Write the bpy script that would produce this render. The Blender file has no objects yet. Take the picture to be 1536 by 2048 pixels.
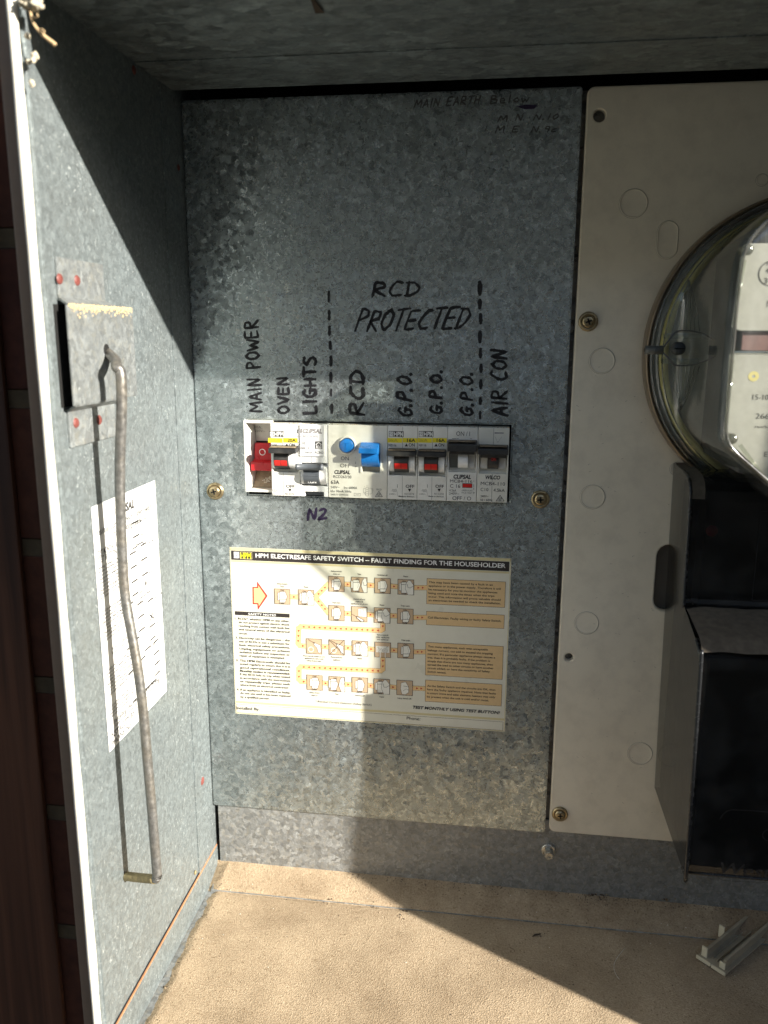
import bpy, bmesh, math, random
from mathutils import Vector, Matrix
random.seed(7)
S = bpy.context.scene
COL = S.collection
ZO = 1500.0                       # millimetres from the ground to the camera height
# ------------------------------------------------------------------ camera
FP = 1644.586                     # focal length in photo pixels (photo 1536 x 2048)
def _R(ax, a):
    return Matrix.Rotation(a, 3, ax)
_ang = (0.21499100425649986, 0.13857024456235334, 0.0036941753966176142)
Mx = Matrix(((1,0,0),(0,math.cos(_ang[0]),-math.sin(_ang[0])),(0,math.sin(_ang[0]),math.cos(_ang[0]))))
My = Matrix(((math.cos(_ang[1]),0,math.sin(_ang[1])),(0,1,0),(-math.sin(_ang[1]),0,math.cos(_ang[1]))))
Mz = Matrix(((math.cos(_ang[2]),-math.sin(_ang[2]),0),(math.sin(_ang[2]),math.cos(_ang[2]),0),(0,0,1)))
M = Mx @ My @ Mz @ Matrix(((1,0,0),(0,0,-1),(0,1,0)))      # rows: right, down, forward
MT = M.transposed()
cam_d = bpy.data.cameras.new('camera'); cam = bpy.data.objects.new('camera', cam_d); COL.objects.link(cam)
S.camera = cam
cam_d.sensor_fit = 'VERTICAL'; cam_d.sensor_height = 9.8; cam_d.sensor_width = 7.35
cam_d.lens = FP/2048*9.8
cam_d.clip_start = 0.01; cam_d.clip_end = 500
cam_d.dof.use_dof = True; cam_d.dof.focus_distance = 0.50; cam_d.dof.aperture_fstop = 2.6
rot = Matrix((M[0], -M[1], -M[2])).transposed().to_4x4()
cam.matrix_world = Matrix.Translation((0, -0.5, ZO/1000)) @ rot
# ------------------------------------------------------------------ light
SUNV = Vector((1.0, -0.50, 0.425)).normalized()            # towards the sun
elev = math.asin(SUNV.z); azim = math.atan2(SUNV.x, SUNV.y)
w = bpy.data.worlds.new('World'); S.world = w; w.use_nodes = True
nt = w.node_tree; nt.nodes.clear()
sky = nt.nodes.new('ShaderNodeTexSky'); sky.sky_type = 'NISHITA'; sky.sun_disc = False
sky.sun_elevation = elev; sky.sun_rotation = azim
bg = nt.nodes.new('ShaderNodeBackground'); bg.inputs[1].default_value = 0.12
wo = nt.nodes.new('ShaderNodeOutputWorld')
nt.links.new(sky.outputs[0], bg.inputs[0]); nt.links.new(bg.outputs[0], wo.inputs[0])
sd = bpy.data.lights.new('sun', 'SUN'); sd.energy = 5.0; sd.angle = math.radians(0.53); sd.color = (1, .945, .865)
so = bpy.data.objects.new('sun', sd); COL.objects.link(so)
so.rotation_euler = SUNV.to_track_quat('Z', 'Y').to_euler()
so.location = (2, -1, 3)
S.view_settings.view_transform = 'Standard'; S.view_settings.look = 'None'
S.view_settings.gamma = 1; S.view_settings.use_curve_mapping = False
S.view_settings.exposure = 1.45
S.render.engine = 'CYCLES'
S.cycles.max_bounces = 10; S.cycles.diffuse_bounces = 6; S.cycles.glossy_bounces = 5
S.cycles.transparent_max_bounces = 16; S.cycles.sample_clamp_indirect = 12
S.cycles.use_denoising = True
# ------------------------------------------------------------------ pixel rays onto real planes (mm)
def ray(px, py): return MT @ Vector(((px-768)/FP, (py-1024)/FP, 1))
def PY(px, py, y=0.0):
    d = ray(px, py); p = d*((500+y)/d.y); return Vector((p.x, y, p.z))
def PX(px, py, x):
    d = ray(px, py); p = d*(x/d.x); return Vector((x, p.y-500, p.z))
def PZ(px, py, z):
    d = ray(px, py); p = d*(z/d.z); return Vector((p.x, p.y-500, z))
def zm(ox, oy, s): return lambda x, y: (ox+x/s, oy+y/s)
# ------------------------------------------------------------------ materials
MATS = {}
def newmat(name):
    m = bpy.data.materials.new(name); m.use_nodes = True; n = m.node_tree
    return m, n, n.nodes['Principled BSDF']
def N(nt, t, **kw):
    n = nt.nodes.new(t)
    for k, v in kw.items():
        if k.startswith('i_'): n.inputs[k[2:].replace('_', ' ')].default_value = v
        else: setattr(n, k, v)
    return n
def ramp(nt, stops, src, interp='LINEAR'):
    r = nt.nodes.new('ShaderNodeValToRGB'); e = r.color_ramp; e.interpolation = interp
    e.elements[0].position, e.elements[0].color = stops[0][0], (*stops[0][1], 1)
    e.elements[1].position, e.elements[1].color = stops[1][0], (*stops[1][1], 1)
    for p, c in stops[2:]:
        k = e.elements.new(p); k.color = (*c, 1)
    nt.links.new(src, r.inputs[0]); return r
def g(v): return (v, v, v)
def plain(name, col, rough=.5, metal=0.0, noise=0.06, scale=300, bump=0.05, dirt=None, dirtamt=.4, spec=.5):
    if name in MATS: return MATS[name]
    m, n, b = newmat(name); L = n.links.new
    tc = N(n, 'ShaderNodeTexCoord')
    nz = N(n, 'ShaderNodeTexNoise', i_Scale=scale, i_Detail=5.0); L(tc.outputs['Object'], nz.inputs['Vector'])
    hi = tuple(min(1, c*(1+noise)) for c in col); lo = tuple(c*(1-noise) for c in col)
    r = ramp(n, [(.3, lo), (.7, hi)], nz.outputs['Fac'])
    out = r.outputs[0]
    if dirt:
        nd = N(n, 'ShaderNodeTexNoise', i_Scale=70.0, i_Detail=8.0, i_Roughness=.7); L(tc.outputs['Object'], nd.inputs['Vector'])
        rd = ramp(n, [(.45, g(0)), (.75, g(dirtamt))], nd.outputs['Fac'])
        mx = N(n, 'ShaderNodeMixRGB'); L(rd.outputs[0], mx.inputs[0]); L(out, mx.inputs[1]); mx.inputs[2].default_value = (*dirt, 1)
        out = mx.outputs[0]
    L(out, b.inputs['Base Color'])
    b.inputs['Metallic'].default_value = metal; b.inputs['Specular IOR Level'].default_value = spec
    rr = ramp(n, [(.3, g(max(0, rough-.08))), (.7, g(min(1, rough+.08)))], nz.outputs['Fac']); L(rr.outputs[0], b.inputs['Roughness'])
    if bump:
        bp = N(n, 'ShaderNodeBump', i_Strength=bump, i_Distance=.0003); L(nz.outputs['Fac'], bp.inputs['Height']); L(bp.outputs[0], b.inputs['Normal'])
    MATS[name] = m; return m
def ink(name, col, rough=.6):
    m, n, b = newmat(name); b.inputs['Base Color'].default_value = (*col, 1); b.inputs['Roughness'].default_value = rough
    b.inputs['Specular IOR Level'].default_value = .3
    tc = N(n, 'ShaderNodeTexCoord'); nz = N(n, 'ShaderNodeTexNoise', i_Scale=900.0)
    n.links.new(tc.outputs['Object'], nz.inputs['Vector'])
    r = ramp(n, [(.35, tuple(c*.75 for c in col)), (.7, tuple(min(1, c*1.35+.012) for c in col))], nz.outputs['Fac'])
    n.links.new(r.outputs[0], b.inputs['Base Color'])
    MATS[name] = m; return m
def galv(name, flake=230.0, lo=.10, hi=.34, tint=(1, 1.02, 1.0), metal=.55, rough=.42, fleck=0.0, tilt=.10, dust=0.0, stretch=(1,1,1), dustcol=(.42,.33,.21), fleckscale=420.0, wear=0.25):
    """zinc spangle: warped voronoi flakes, each with its own grey, gloss and tilt"""
    m, n, b = newmat(name); L = n.links.new
    tc = N(n, 'ShaderNodeTexCoord'); mp = N(n, 'ShaderNodeMapping'); mp.inputs['Scale'].default_value = stretch
    L(tc.outputs['Object'], mp.inputs['Vector'])
    wz = N(n, 'ShaderNodeTexNoise', i_Scale=260.0, i_Detail=4.0); L(mp.outputs[0], wz.inputs['Vector'])
    ws = N(n, 'ShaderNodeVectorMath', operation='SCALE'); ws.inputs['Scale'].default_value = .0075
    sb = N(n, 'ShaderNodeVectorMath', operation='SUBTRACT'); sb.inputs[1].default_value = (.5, .5, .5)
    L(wz.outputs['Color'], sb.inputs[0]); L(sb.outputs[0], ws.inputs[0])
    ad = N(n, 'ShaderNodeVectorMath', operation='ADD'); L(mp.outputs[0], ad.inputs[0]); L(ws.outputs[0], ad.inputs[1])
    v1 = N(n, 'ShaderNodeTexVoronoi', i_Scale=flake); L(ad.outputs[0], v1.inputs['Vector'])
    v2 = N(n, 'ShaderNodeTexVoronoi', i_Scale=flake*2.1); L(ad.outputs[0], v2.inputs['Vector'])
    big = N(n, 'ShaderNodeTexNoise', i_Scale=11.0, i_Detail=4.0); L(tc.outputs['Object'], big.inputs['Vector'])
    s1 = N(n, 'ShaderNodeSeparateColor'); L(v1.outputs['Color'], s1.inputs[0])
    s2 = N(n, 'ShaderNodeSeparateColor'); L(v2.outputs['Color'], s2.inputs[0])
    mixv = N(n, 'ShaderNodeMath', operation='MULTIPLY_ADD'); L(s1.outputs[0], mixv.inputs[0]); mixv.inputs[1].default_value = .55
    m2 = N(n, 'ShaderNodeMath', operation='MULTIPLY'); L(s2.outputs[1], m2.inputs[0]); m2.inputs[1].default_value = .30; L(m2.outputs[0], mixv.inputs[2])
    m3 = N(n, 'ShaderNodeMath', operation='MULTIPLY_ADD'); L(big.outputs['Fac'], m3.inputs[0]); m3.inputs[1].default_value = .35; L(mixv.outputs[0], m3.inputs[2])
    def c(v): return tuple(min(1, v*t) for t in tint)
    md = lo+(hi-lo)*.42
    r = ramp(n, [(.25, c(lo)), (.95, c(hi)), (.6, c(md)), (.82, c(md*1.15))], m3.outputs[0])
    col = r.outputs[0]
    # dark hairlines along some flake borders
    ve = N(n, 'ShaderNodeTexVoronoi', i_Scale=flake*.8, feature='DISTANCE_TO_EDGE'); L(ad.outputs[0], ve.inputs['Vector'])
    re = ramp(n, [(0.0, g(.55)), (.07, g(0))], ve.outputs['Distance'])
    sm = N(n, 'ShaderNodeMixRGB', blend_type='MULTIPLY'); mw = N(n, 'ShaderNodeMath', operation='MULTIPLY'); L(re.outputs[0], mw.inputs[0])
    rw = ramp(n, [(.42, g(0)), (.6, g(1))], wz.outputs['Fac']); L(rw.outputs[0], mw.inputs[1])
    L(mw.outputs[0], sm.inputs[0]); L(col, sm.inputs[1]); sm.inputs[2].default_value = (.5, .5, .51, 1); col = sm.outputs[0]
    rough_src = None
    if fleck:
        vf = N(n, 'ShaderNodeTexVoronoi', i_Scale=fleckscale); 
        mf = N(n, 'ShaderNodeMapping'); mf.inputs['Scale'].default_value = (1, 1.25, .34); L(ad.outputs[0], mf.inputs['Vector']); L(mf.outputs[0], vf.inputs['Vector'])
        rf = ramp(n, [(.10, g(1)), (.30, g(0))], vf.outputs['Distance'])
        sf = N(n, 'ShaderNodeSeparateColor'); L(vf.outputs['Color'], sf.inputs[0])
        rs = ramp(n, [(.25, g(0)), (.7, g(fleck))], sf.outputs[0])
        mm0 = N(n, 'ShaderNodeMath', operation='MULTIPLY'); L(rf.outputs[0], mm0.inputs[0]); L(rs.outputs[0], mm0.inputs[1])
        den = N(n, 'ShaderNodeTexNoise', i_Scale=24.0, i_Detail=5.0); L(tc.outputs['Object'], den.inputs['Vector'])
        rden = ramp(n, [(.36, g(.18)), (.64, g(1))], den.outputs['Fac']); mm = N(n, 'ShaderNodeMath', operation='MULTIPLY'); L(mm0.outputs[0], mm.inputs[0]); L(rden.outputs[0], mm.inputs[1])
        mx = N(n, 'ShaderNodeMixRGB'); L(mm.outputs[0], mx.inputs[0]); L(col, mx.inputs[1]); mx.inputs[2].default_value = (.66, .71, .69, 1); col = mx.outputs[0]
    # white-rust / grime clouds
    gr = N(n, 'ShaderNodeTexNoise', i_Scale=26.0, i_Detail=9.0, i_Roughness=.72); L(tc.outputs['Object'], gr.inputs['Vector'])
    rg = ramp(n, [(.42, g(0)), (.70, g(wear))], gr.outputs['Fac'])
    mg = N(n, 'ShaderNodeMixRGB'); L(rg.outputs[0], mg.inputs[0]); L(col, mg.inputs[1]); mg.inputs[2].default_value = (.17, .165, .14, 1); col = mg.outputs[0]
    if dust:
        sp = N(n, 'ShaderNodeTexNoise', i_Scale=340.0, i_Detail=6.0); L(tc.outputs['Object'], sp.inputs['Vector'])
        rd = ramp(n, [(.5, g(0)), (.72, g(dust))], sp.outputs['Fac'])
        mx = N(n, 'ShaderNodeMixRGB'); L(rd.outputs[0], mx.inputs[0]); L(col, mx.inputs[1]); mx.inputs[2].default_value = (*dustcol, 1); col = mx.outputs[0]
    L(col, b.inputs['Base Color'])
    b.inputs['Metallic'].default_value = metal
    rr = ramp(n, [(0.0, g(rough-.12)), (1.0, g(rough+.16))], s2.outputs[0]); L(rr.outputs[0], b.inputs['Roughness'])
    # per-flake tilt
    ge = N(n, 'ShaderNodeNewGeometry')
    s3 = N(n, 'ShaderNodeVectorMath', operation='SUBTRACT'); s3.inputs[1].default_value = (.5, .5, .5); L(v1.outputs['Color'], s3.inputs[0])
    s4 = N(n, 'ShaderNodeVectorMath', operation='SCALE'); s4.inputs['Scale'].default_value = tilt; L(s3.outputs[0], s4.inputs[0])
    a2 = N(n, 'ShaderNodeVectorMath', operation='ADD'); L(ge.outputs['Normal'], a2.inputs[0]); L(s4.outputs[0], a2.inputs[1])
    nn = N(n, 'ShaderNodeVectorMath', operation='NORMALIZE'); L(a2.outputs[0], nn.inputs[0])
    bp = N(n, 'ShaderNodeBump', i_Strength=.35, i_Distance=.0004); L(m3.outputs[0], bp.inputs['Height']); L(nn.outputs[0], bp.inputs['Normal'])
    bq = N(n, 'ShaderNodeBump', i_Strength=.5, i_Distance=.002); L(big.outputs['Fac'], bq.inputs['Height']); L(bp.outputs[0], bq.inputs['Normal'])
    L(bq.outputs[0], b.inputs['Normal'])
    MATS[name] = m; return m
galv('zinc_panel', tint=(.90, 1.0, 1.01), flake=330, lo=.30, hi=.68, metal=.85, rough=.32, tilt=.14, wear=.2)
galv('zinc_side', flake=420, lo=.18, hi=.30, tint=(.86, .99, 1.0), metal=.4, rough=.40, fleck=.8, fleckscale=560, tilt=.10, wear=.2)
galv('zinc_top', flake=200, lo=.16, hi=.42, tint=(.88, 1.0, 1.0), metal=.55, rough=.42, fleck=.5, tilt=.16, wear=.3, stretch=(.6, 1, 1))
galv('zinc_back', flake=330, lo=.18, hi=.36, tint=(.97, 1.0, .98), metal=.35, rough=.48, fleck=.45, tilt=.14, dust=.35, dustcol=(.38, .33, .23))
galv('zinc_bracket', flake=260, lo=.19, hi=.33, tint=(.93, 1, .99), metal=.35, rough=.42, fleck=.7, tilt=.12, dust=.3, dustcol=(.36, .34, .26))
galv('zinc_gap', flake=150, lo=.05, hi=.32, tint=(1, .95, .85), metal=.3, rough=.5, tilt=.3, dust=.6, dustcol=(.2, .15, .09))
# sandy dust
def dustmat():
    m, n, b = newmat('sandy_dust'); L = n.links.new
    tc = N(n, 'ShaderNodeTexCoord')
    a = N(n, 'ShaderNodeTexNoise', i_Scale=900.0, i_Detail=4.0, i_Roughness=.6); L(tc.outputs['Object'], a.inputs['Vector'])
    v = N(n, 'ShaderNodeTexVoronoi', i_Scale=1150.0); L(tc.outputs['Object'], v.inputs['Vector'])
    c = N(n, 'ShaderNodeTexNoise', i_Scale=18.0, i_Detail=7.0, i_Roughness=.65); L(tc.outputs['Object'], c.inputs['Vector'])
    r = ramp(n, [(.3, (.36, .265, .165)), (.72, (.58, .46, .315))], a.outputs['Fac'])
    r2 = ramp(n, [(.32, (.66, .64, .62)), (.62, (1, 1, 1))], c.outputs['Fac'])
    mx = N(n, 'ShaderNodeMixRGB', blend_type='MULTIPLY'); mx.inputs[0].default_value = 1; L(r.outputs[0], mx.inputs[1]); L(r2.outputs[0], mx.inputs[2])
    s = N(n, 'ShaderNodeSeparateColor'); L(v.outputs['Color'], s.inputs[0])
    rk = ramp(n, [(.965, g(0)), (.985, g(.6))], s.outputs[0])
    mk = N(n, 'ShaderNodeMixRGB'); L(rk.outputs[0], mk.inputs[0]); L(mx.outputs[0], mk.inputs[1]); mk.inputs[2].default_value = (.17, .115, .06, 1)
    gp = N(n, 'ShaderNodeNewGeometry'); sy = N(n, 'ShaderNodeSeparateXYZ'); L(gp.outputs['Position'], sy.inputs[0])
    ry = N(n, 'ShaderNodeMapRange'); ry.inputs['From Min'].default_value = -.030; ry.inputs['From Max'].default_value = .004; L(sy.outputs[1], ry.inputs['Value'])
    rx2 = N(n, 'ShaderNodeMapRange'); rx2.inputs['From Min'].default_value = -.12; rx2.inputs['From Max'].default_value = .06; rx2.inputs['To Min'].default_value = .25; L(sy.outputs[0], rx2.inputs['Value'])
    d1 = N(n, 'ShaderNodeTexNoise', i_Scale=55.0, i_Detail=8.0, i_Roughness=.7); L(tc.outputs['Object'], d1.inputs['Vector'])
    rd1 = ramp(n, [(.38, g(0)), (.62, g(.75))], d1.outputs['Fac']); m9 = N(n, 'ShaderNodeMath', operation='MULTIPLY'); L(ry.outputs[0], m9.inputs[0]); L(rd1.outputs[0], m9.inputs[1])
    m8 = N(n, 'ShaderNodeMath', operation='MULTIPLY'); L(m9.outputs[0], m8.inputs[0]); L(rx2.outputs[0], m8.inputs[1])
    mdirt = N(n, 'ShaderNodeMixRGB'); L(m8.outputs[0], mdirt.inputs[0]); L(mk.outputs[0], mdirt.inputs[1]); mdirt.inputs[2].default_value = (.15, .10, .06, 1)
    L(mdirt.outputs[0], b.inputs['Base Color']); b.inputs['Roughness'].default_value = .95; b.inputs['Specular IOR Level'].default_value = .15
    b1 = N(n, 'ShaderNodeBump', i_Strength=.6, i_Distance=.0005); L(v.outputs['Distance'], b1.inputs['Height'])
    a2 = N(n, 'ShaderNodeTexNoise', i_Scale=1900.0, i_Detail=5.0, i_Roughness=.7); L(tc.outputs['Object'], a2.inputs['Vector'])
    b2 = N(n, 'ShaderNodeBump', i_Strength=.55, i_Distance=.0006); L(a2.outputs['Fac'], b2.inputs['Height']); L(b1.outputs[0], b2.inputs['Normal'])
    L(b2.outputs[0], b.inputs['Normal']); MATS['dust'] = m
dustmat()
plain('white_plastic', (.74, .73, .68), .38, noise=.03, dirt=(.42, .36, .26), dirtamt=.35)
plain('bright_plastic', (.80, .80, .78), .35, noise=.02)
plain('ivory_plastic', (.73, .71, .63), .38, noise=.03, dirt=(.46, .40, .28), dirtamt=.3)
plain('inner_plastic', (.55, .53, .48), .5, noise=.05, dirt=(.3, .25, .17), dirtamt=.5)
plain('dusty_plastic', (.27, .215, .14), .9, noise=.25, scale=500, bump=.4)
plain('mould_spot', (.62, .58, .47), .9, noise=.3, scale=700, bump=.5)
plain('red_plastic', (.52, .012, .018), .32, noise=.05)
plain('flag_red', (.62, .02, .015), .35, noise=.05)
plain('blue_plastic', (.015, .20, .62), .32, noise=.04)
plain('black_gloss', (.02, .021, .022), .25, noise=.1)
plain('black_plastic', (.025, .026, .027), .42, noise=.2, dirt=(.12, .10, .08), dirtamt=.5)
plain('dusty_black', (.19, .15, .105), .85, noise=.45, scale=700, bump=.5)
plain('grey_handle', (.085, .095, .105), .38, noise=.08)
plain('yellow_print', (.80, .66, .02), .5, noise=.03)
plain('paper', (.71, .685, .57), .33, noise=.03, scale=40, bump=.12, dirt=(.55, .50, .36), dirtamt=.25)
plain('white_paper', (.72, .72, .69), .4, noise=.02, scale=150, bump=.02)
plain('board', (.76, .69, .55), .5, noise=.03, scale=40, bump=.03, dirt=(.45, .40, .31), dirtamt=.35, spec=.4)
plain('groove_dirt', (.33, .29, .22), .8, noise=.3)
plain('slot_back', (.13, .11, .085), .8, noise=.15, scale=60)
plain('brass', (.42, .33, .19), .34, metal=.85, noise=.25, scale=500, bump=.2, dirt=(.1, .08, .05), dirtamt=.7)
plain('zinc_bolt', (.55, .52, .45), .3, metal=.8, noise=.2, scale=500, bump=.2)
plain('recess_shade', (.006, .006, .005), .9, noise=.1)  # near-black colour standing for shade inside holes and gaps
plain('rod_steel', (.20, .195, .18), .42, metal=.6, noise=.28, scale=420, bump=.3, dirt=(.30, .25, .17), dirtamt=.5)
plain('rod_rust', (.30, .24, .12), .6, metal=.4, noise=.35, scale=500, bump=.4)
plain('red_rivet', (.17, .045, .035), .6, noise=.2)
plain('cream_paint', (.84, .80, .68), .45, noise=.04, dirt=(.55, .48, .34), dirtamt=.4)
plain('shaded_rim_paint', (.30, .20, .13), .5, noise=.05)  # rim paint browned to stand for the flange lying in shade
plain('ochre_dust', (.50, .38, .20), .95, noise=.25, scale=900, bump=.8)
plain('orange_edge', (.55, .25, .12), .6, noise=.2)
plain('timber', (.10, .035, .018), .6, noise=.3, scale=40)
plain('twig', (.42, .30, .16), .8, noise=.2)
plain('web', (.48, .43, .32), .9, noise=.2, bump=.5)
plain('clip_plastic', (.40, .34, .24), .5, noise=.06, dirt=(.22, .17, .11), dirtamt=.5)
plain('clip_bright', (.72, .64, .46), .45, noise=.04)
plain('bronze_rim', (.22, .165, .11), .35, metal=.5, noise=.2, scale=90)
plain('yellow_gasket', (.72, .62, .26), .45, noise=.1)
plain('meter_case', (.06, .062, .06), .5, noise=.2)
plain('meter_base_grey', (.58, .55, .44), .5, noise=.1)
plain('name_plate', (.47, .455, .42), .4, metal=.0, noise=.05)
plain('register_plate', (.24, .14, .135), .45, noise=.1)
plain('chrome', (.75, .75, .74), .12, metal=1, noise=.02)
plain('seal_grey', (.11, .11, .095), .5, noise=.1)
plain('wire_dark', (.16, .15, .14), .4, metal=.7, noise=.1)
plain('fuse_black_gap_shade', (.008, .008, .008), .8, noise=.3, spec=.2)  # black of the fuse; also paints shade in the box gaps
plain('fuse_dust', (.115, .095, .07), .95, noise=.25, scale=260, bump=.6)
plain('debris_dark', (.06, .04, .025), .9, noise=.3)
plain('debris_pale', (.60, .55, .45), .8, noise=.2)
plain('soffit', (.30, .27, .22), .8, noise=.1, scale=20)
plain('render_wall', (.42, .37, .29), .85, noise=.12, scale=9)
plain('paving', (.14, .12, .09), .85, noise=.15, scale=6)
plain('tile_tan', (.52, .38, .245), .5, noise=.03); plain('tile_paper', (.76, .74, .66), .5, noise=.02)
plain('band_orange', (.78, .52, .24), .5, noise=.03); plain('tan_box', (.70, .49, .25), .5, noise=.03)
plain('gold_strip', (.62, .54, .30), .5, noise=.03); plain('bar_black', (.030, .024, .022), .45, noise=.1)
plain('red_print', (.50, .025, .02), .5, noise=.04)
ink('ink_black', (.012, .012, .014), .35); ink('print_black', (.03, .027, .025)); ink('print_grey', (.09, .088, .085)); ink('print_pale', (.25, .235, .23))
ink('ink_faint', (.085, .085, .08)); ink('ink_purple', (.022, .012, .045)); ink('print_white', (.8, .79, .74)); ink('print_yellow', (.8, .7, .02)); ink('print_olive', (.45, .38, .06)); ink('scribe', (.45, .42, .34))
ink('emboss', (.022, .021, .02)); ink('line_brown', (.16, .10, .06))
def clear(name, tint, rough, refl=1.45, tr=.93):
    m, n, b = newmat(name); L = n.links.new; n.nodes.remove(b)
    out = n.nodes['Material Output']
    t = N(n, 'ShaderNodeBsdfTransparent'); t.inputs[0].default_value = (*[c*tr for c in tint], 1)
    gl = N(n, 'ShaderNodeBsdfGlossy'); gl.inputs['Roughness'].default_value = rough; gl.inputs[0].default_value = (1, 1, 1, 1)
    di = N(n, 'ShaderNodeBsdfDiffuse'); di.inputs[0].default_value = (*[c*.6 for c in tint], 1)
    fr = N(n, 'ShaderNodeFresnel'); gm = N(n, 'ShaderNodeNewGeometry')      # same reflectance from either side of the thin sheet
    io = N(n, 'ShaderNodeMapRange'); io.inputs['To Min'].default_value = refl; io.inputs['To Max'].default_value = 1/refl
    L(gm.outputs['Backfacing'], io.inputs['Value']); L(io.outputs[0], fr.inputs[0])
    nz = N(n, 'ShaderNodeTexNoise', i_Scale=60.0, i_Detail=6.0); tc = N(n, 'ShaderNodeTexCoord'); L(tc.outputs['Object'], nz.inputs['Vector'])
    rz = ramp(n, [(.4, g(.03)), (.75, g(.16))], nz.outputs['Fac'])
    bp = N(n, 'ShaderNodeBump', i_Strength=.15, i_Distance=.001); L(nz.outputs['Fac'], bp.inputs['Height']); L(bp.outputs[0], gl.inputs['Normal']); L(bp.outputs[0], fr.inputs['Normal'])
    m1 = N(n, 'ShaderNodeMixShader'); L(rz.outputs[0], m1.inputs[0]); L(t.outputs[0], m1.inputs[1]); L(di.outputs[0], m1.inputs[2])
    m2 = N(n, 'ShaderNodeMixShader'); L(fr.outputs[0], m2.inputs[0]); L(m1.outputs[0], m2.inputs[1]); L(gl.outputs[0], m2.inputs[2])
    L(m2.outputs[0], out.inputs[0]); MATS[name] = m
clear('clear_cover', (.93, .95, .90), .06, 1.6)
clear('smoked_cover', (.26, .26, .25), .14, 1.3, .85)
clear('milky', (.85, .85, .78), .15, 1.9, .55)
def brickmat():
    m, n, b = newmat('brick'); L = n.links.new
    tc = N(n, 'ShaderNodeTexCoord'); sp = N(n, 'ShaderNodeSeparateXYZ'); L(tc.outputs['Object'], sp.inputs[0])
    cb = N(n, 'ShaderNodeCombineXYZ')
    ax = N(n, 'ShaderNodeMath', operation='ADD'); L(sp.outputs[0], ax.inputs[0]); L(sp.outputs[1], ax.inputs[1])
    L(ax.outputs[0], cb.inputs[0]); L(sp.outputs[2], cb.inputs[1])
    mp = N(n, 'ShaderNodeMapping'); L(cb.outputs[0], mp.inputs[0])
    # a mortar bed is centred at z = ZO + 142.7 - 87.4 k (mm)
    mp.inputs['Location'].default_value = (.03, -((ZO+PY(10, 104, -62).z-5)/1000 % .0874), 0)
    br = N(n, 'ShaderNodeTexBrick'); L(mp.outputs[0], br.inputs['Vector'])
    br.inputs['Scale'].default_value = 1.0; br.inputs['Brick Width'].default_value = .24; br.inputs['Row Height'].default_value = .0874
    br.inputs['Mortar Size'].default_value = .006; br.inputs['Mortar Smooth'].default_value = .2
    br.inputs['Color1'].default_value = (.13, .042, .018, 1); br.inputs['Color2'].default_value = (.10, .028, .014, 1); br.inputs['Mortar'].default_value = (.13, .09, .045, 1)
    nz = N(n, 'ShaderNodeTexNoise', i_Scale=120.0, i_Detail=6.0); L(tc.outputs['Object'], nz.inputs['Vector'])
    mx = N(n, 'ShaderNodeMixRGB', blend_type='MULTIPLY'); mx.inputs[0].default_value = .7; L(br.outputs[0], mx.inputs[1])
    r = ramp(n, [(.3, g(.5)), (.7, g(1))], nz.outputs['Fac']); L(r.outputs[0], mx.inputs[2]); L(mx.outputs[0], b.inputs['Base Color'])
    b.inputs['Roughness'].default_value = .85
    bp = N(n, 'ShaderNodeBump', i_Strength=.8, i_Distance=.004, invert=True); L(br.outputs['Fac'], bp.inputs['Height'])
    b2 = N(n, 'ShaderNodeBump', i_Strength=.5, i_Distance=.001); L(nz.outputs['Fac'], b2.inputs['Height']); L(bp.outputs[0], b2.inputs['Normal']); L(b2.outputs[0], b.inputs['Normal'])
    MATS['brick'] = m
brickmat()
def timbermat():
    m, n, b = newmat('timber_grain'); L = n.links.new
    tc = N(n, 'ShaderNodeTexCoord'); mp = N(n, 'ShaderNodeMapping'); mp.inputs['Scale'].default_value = (90, 90, 3); L(tc.outputs['Object'], mp.inputs[0])
    nz = N(n, 'ShaderNodeTexNoise', i_Scale=1.0, i_Detail=5.0, i_Distortion=.6); L(mp.outputs[0], nz.inputs['Vector'])
    r = ramp(n, [(.35, (.05, .018, .008)), (.65, (.17, .065, .03))], nz.outputs['Fac']); L(r.outputs[0], b.inputs['Base Color']); b.inputs['Roughness'].default_value = .6
    bp = N(n, 'ShaderNodeBump', i_Strength=.5, i_Distance=.001); L(nz.outputs['Fac'], bp.inputs['Height']); L(bp.outputs[0], b.inputs['Normal'])
    MATS['timber_grain'] = m
timbermat()
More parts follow.
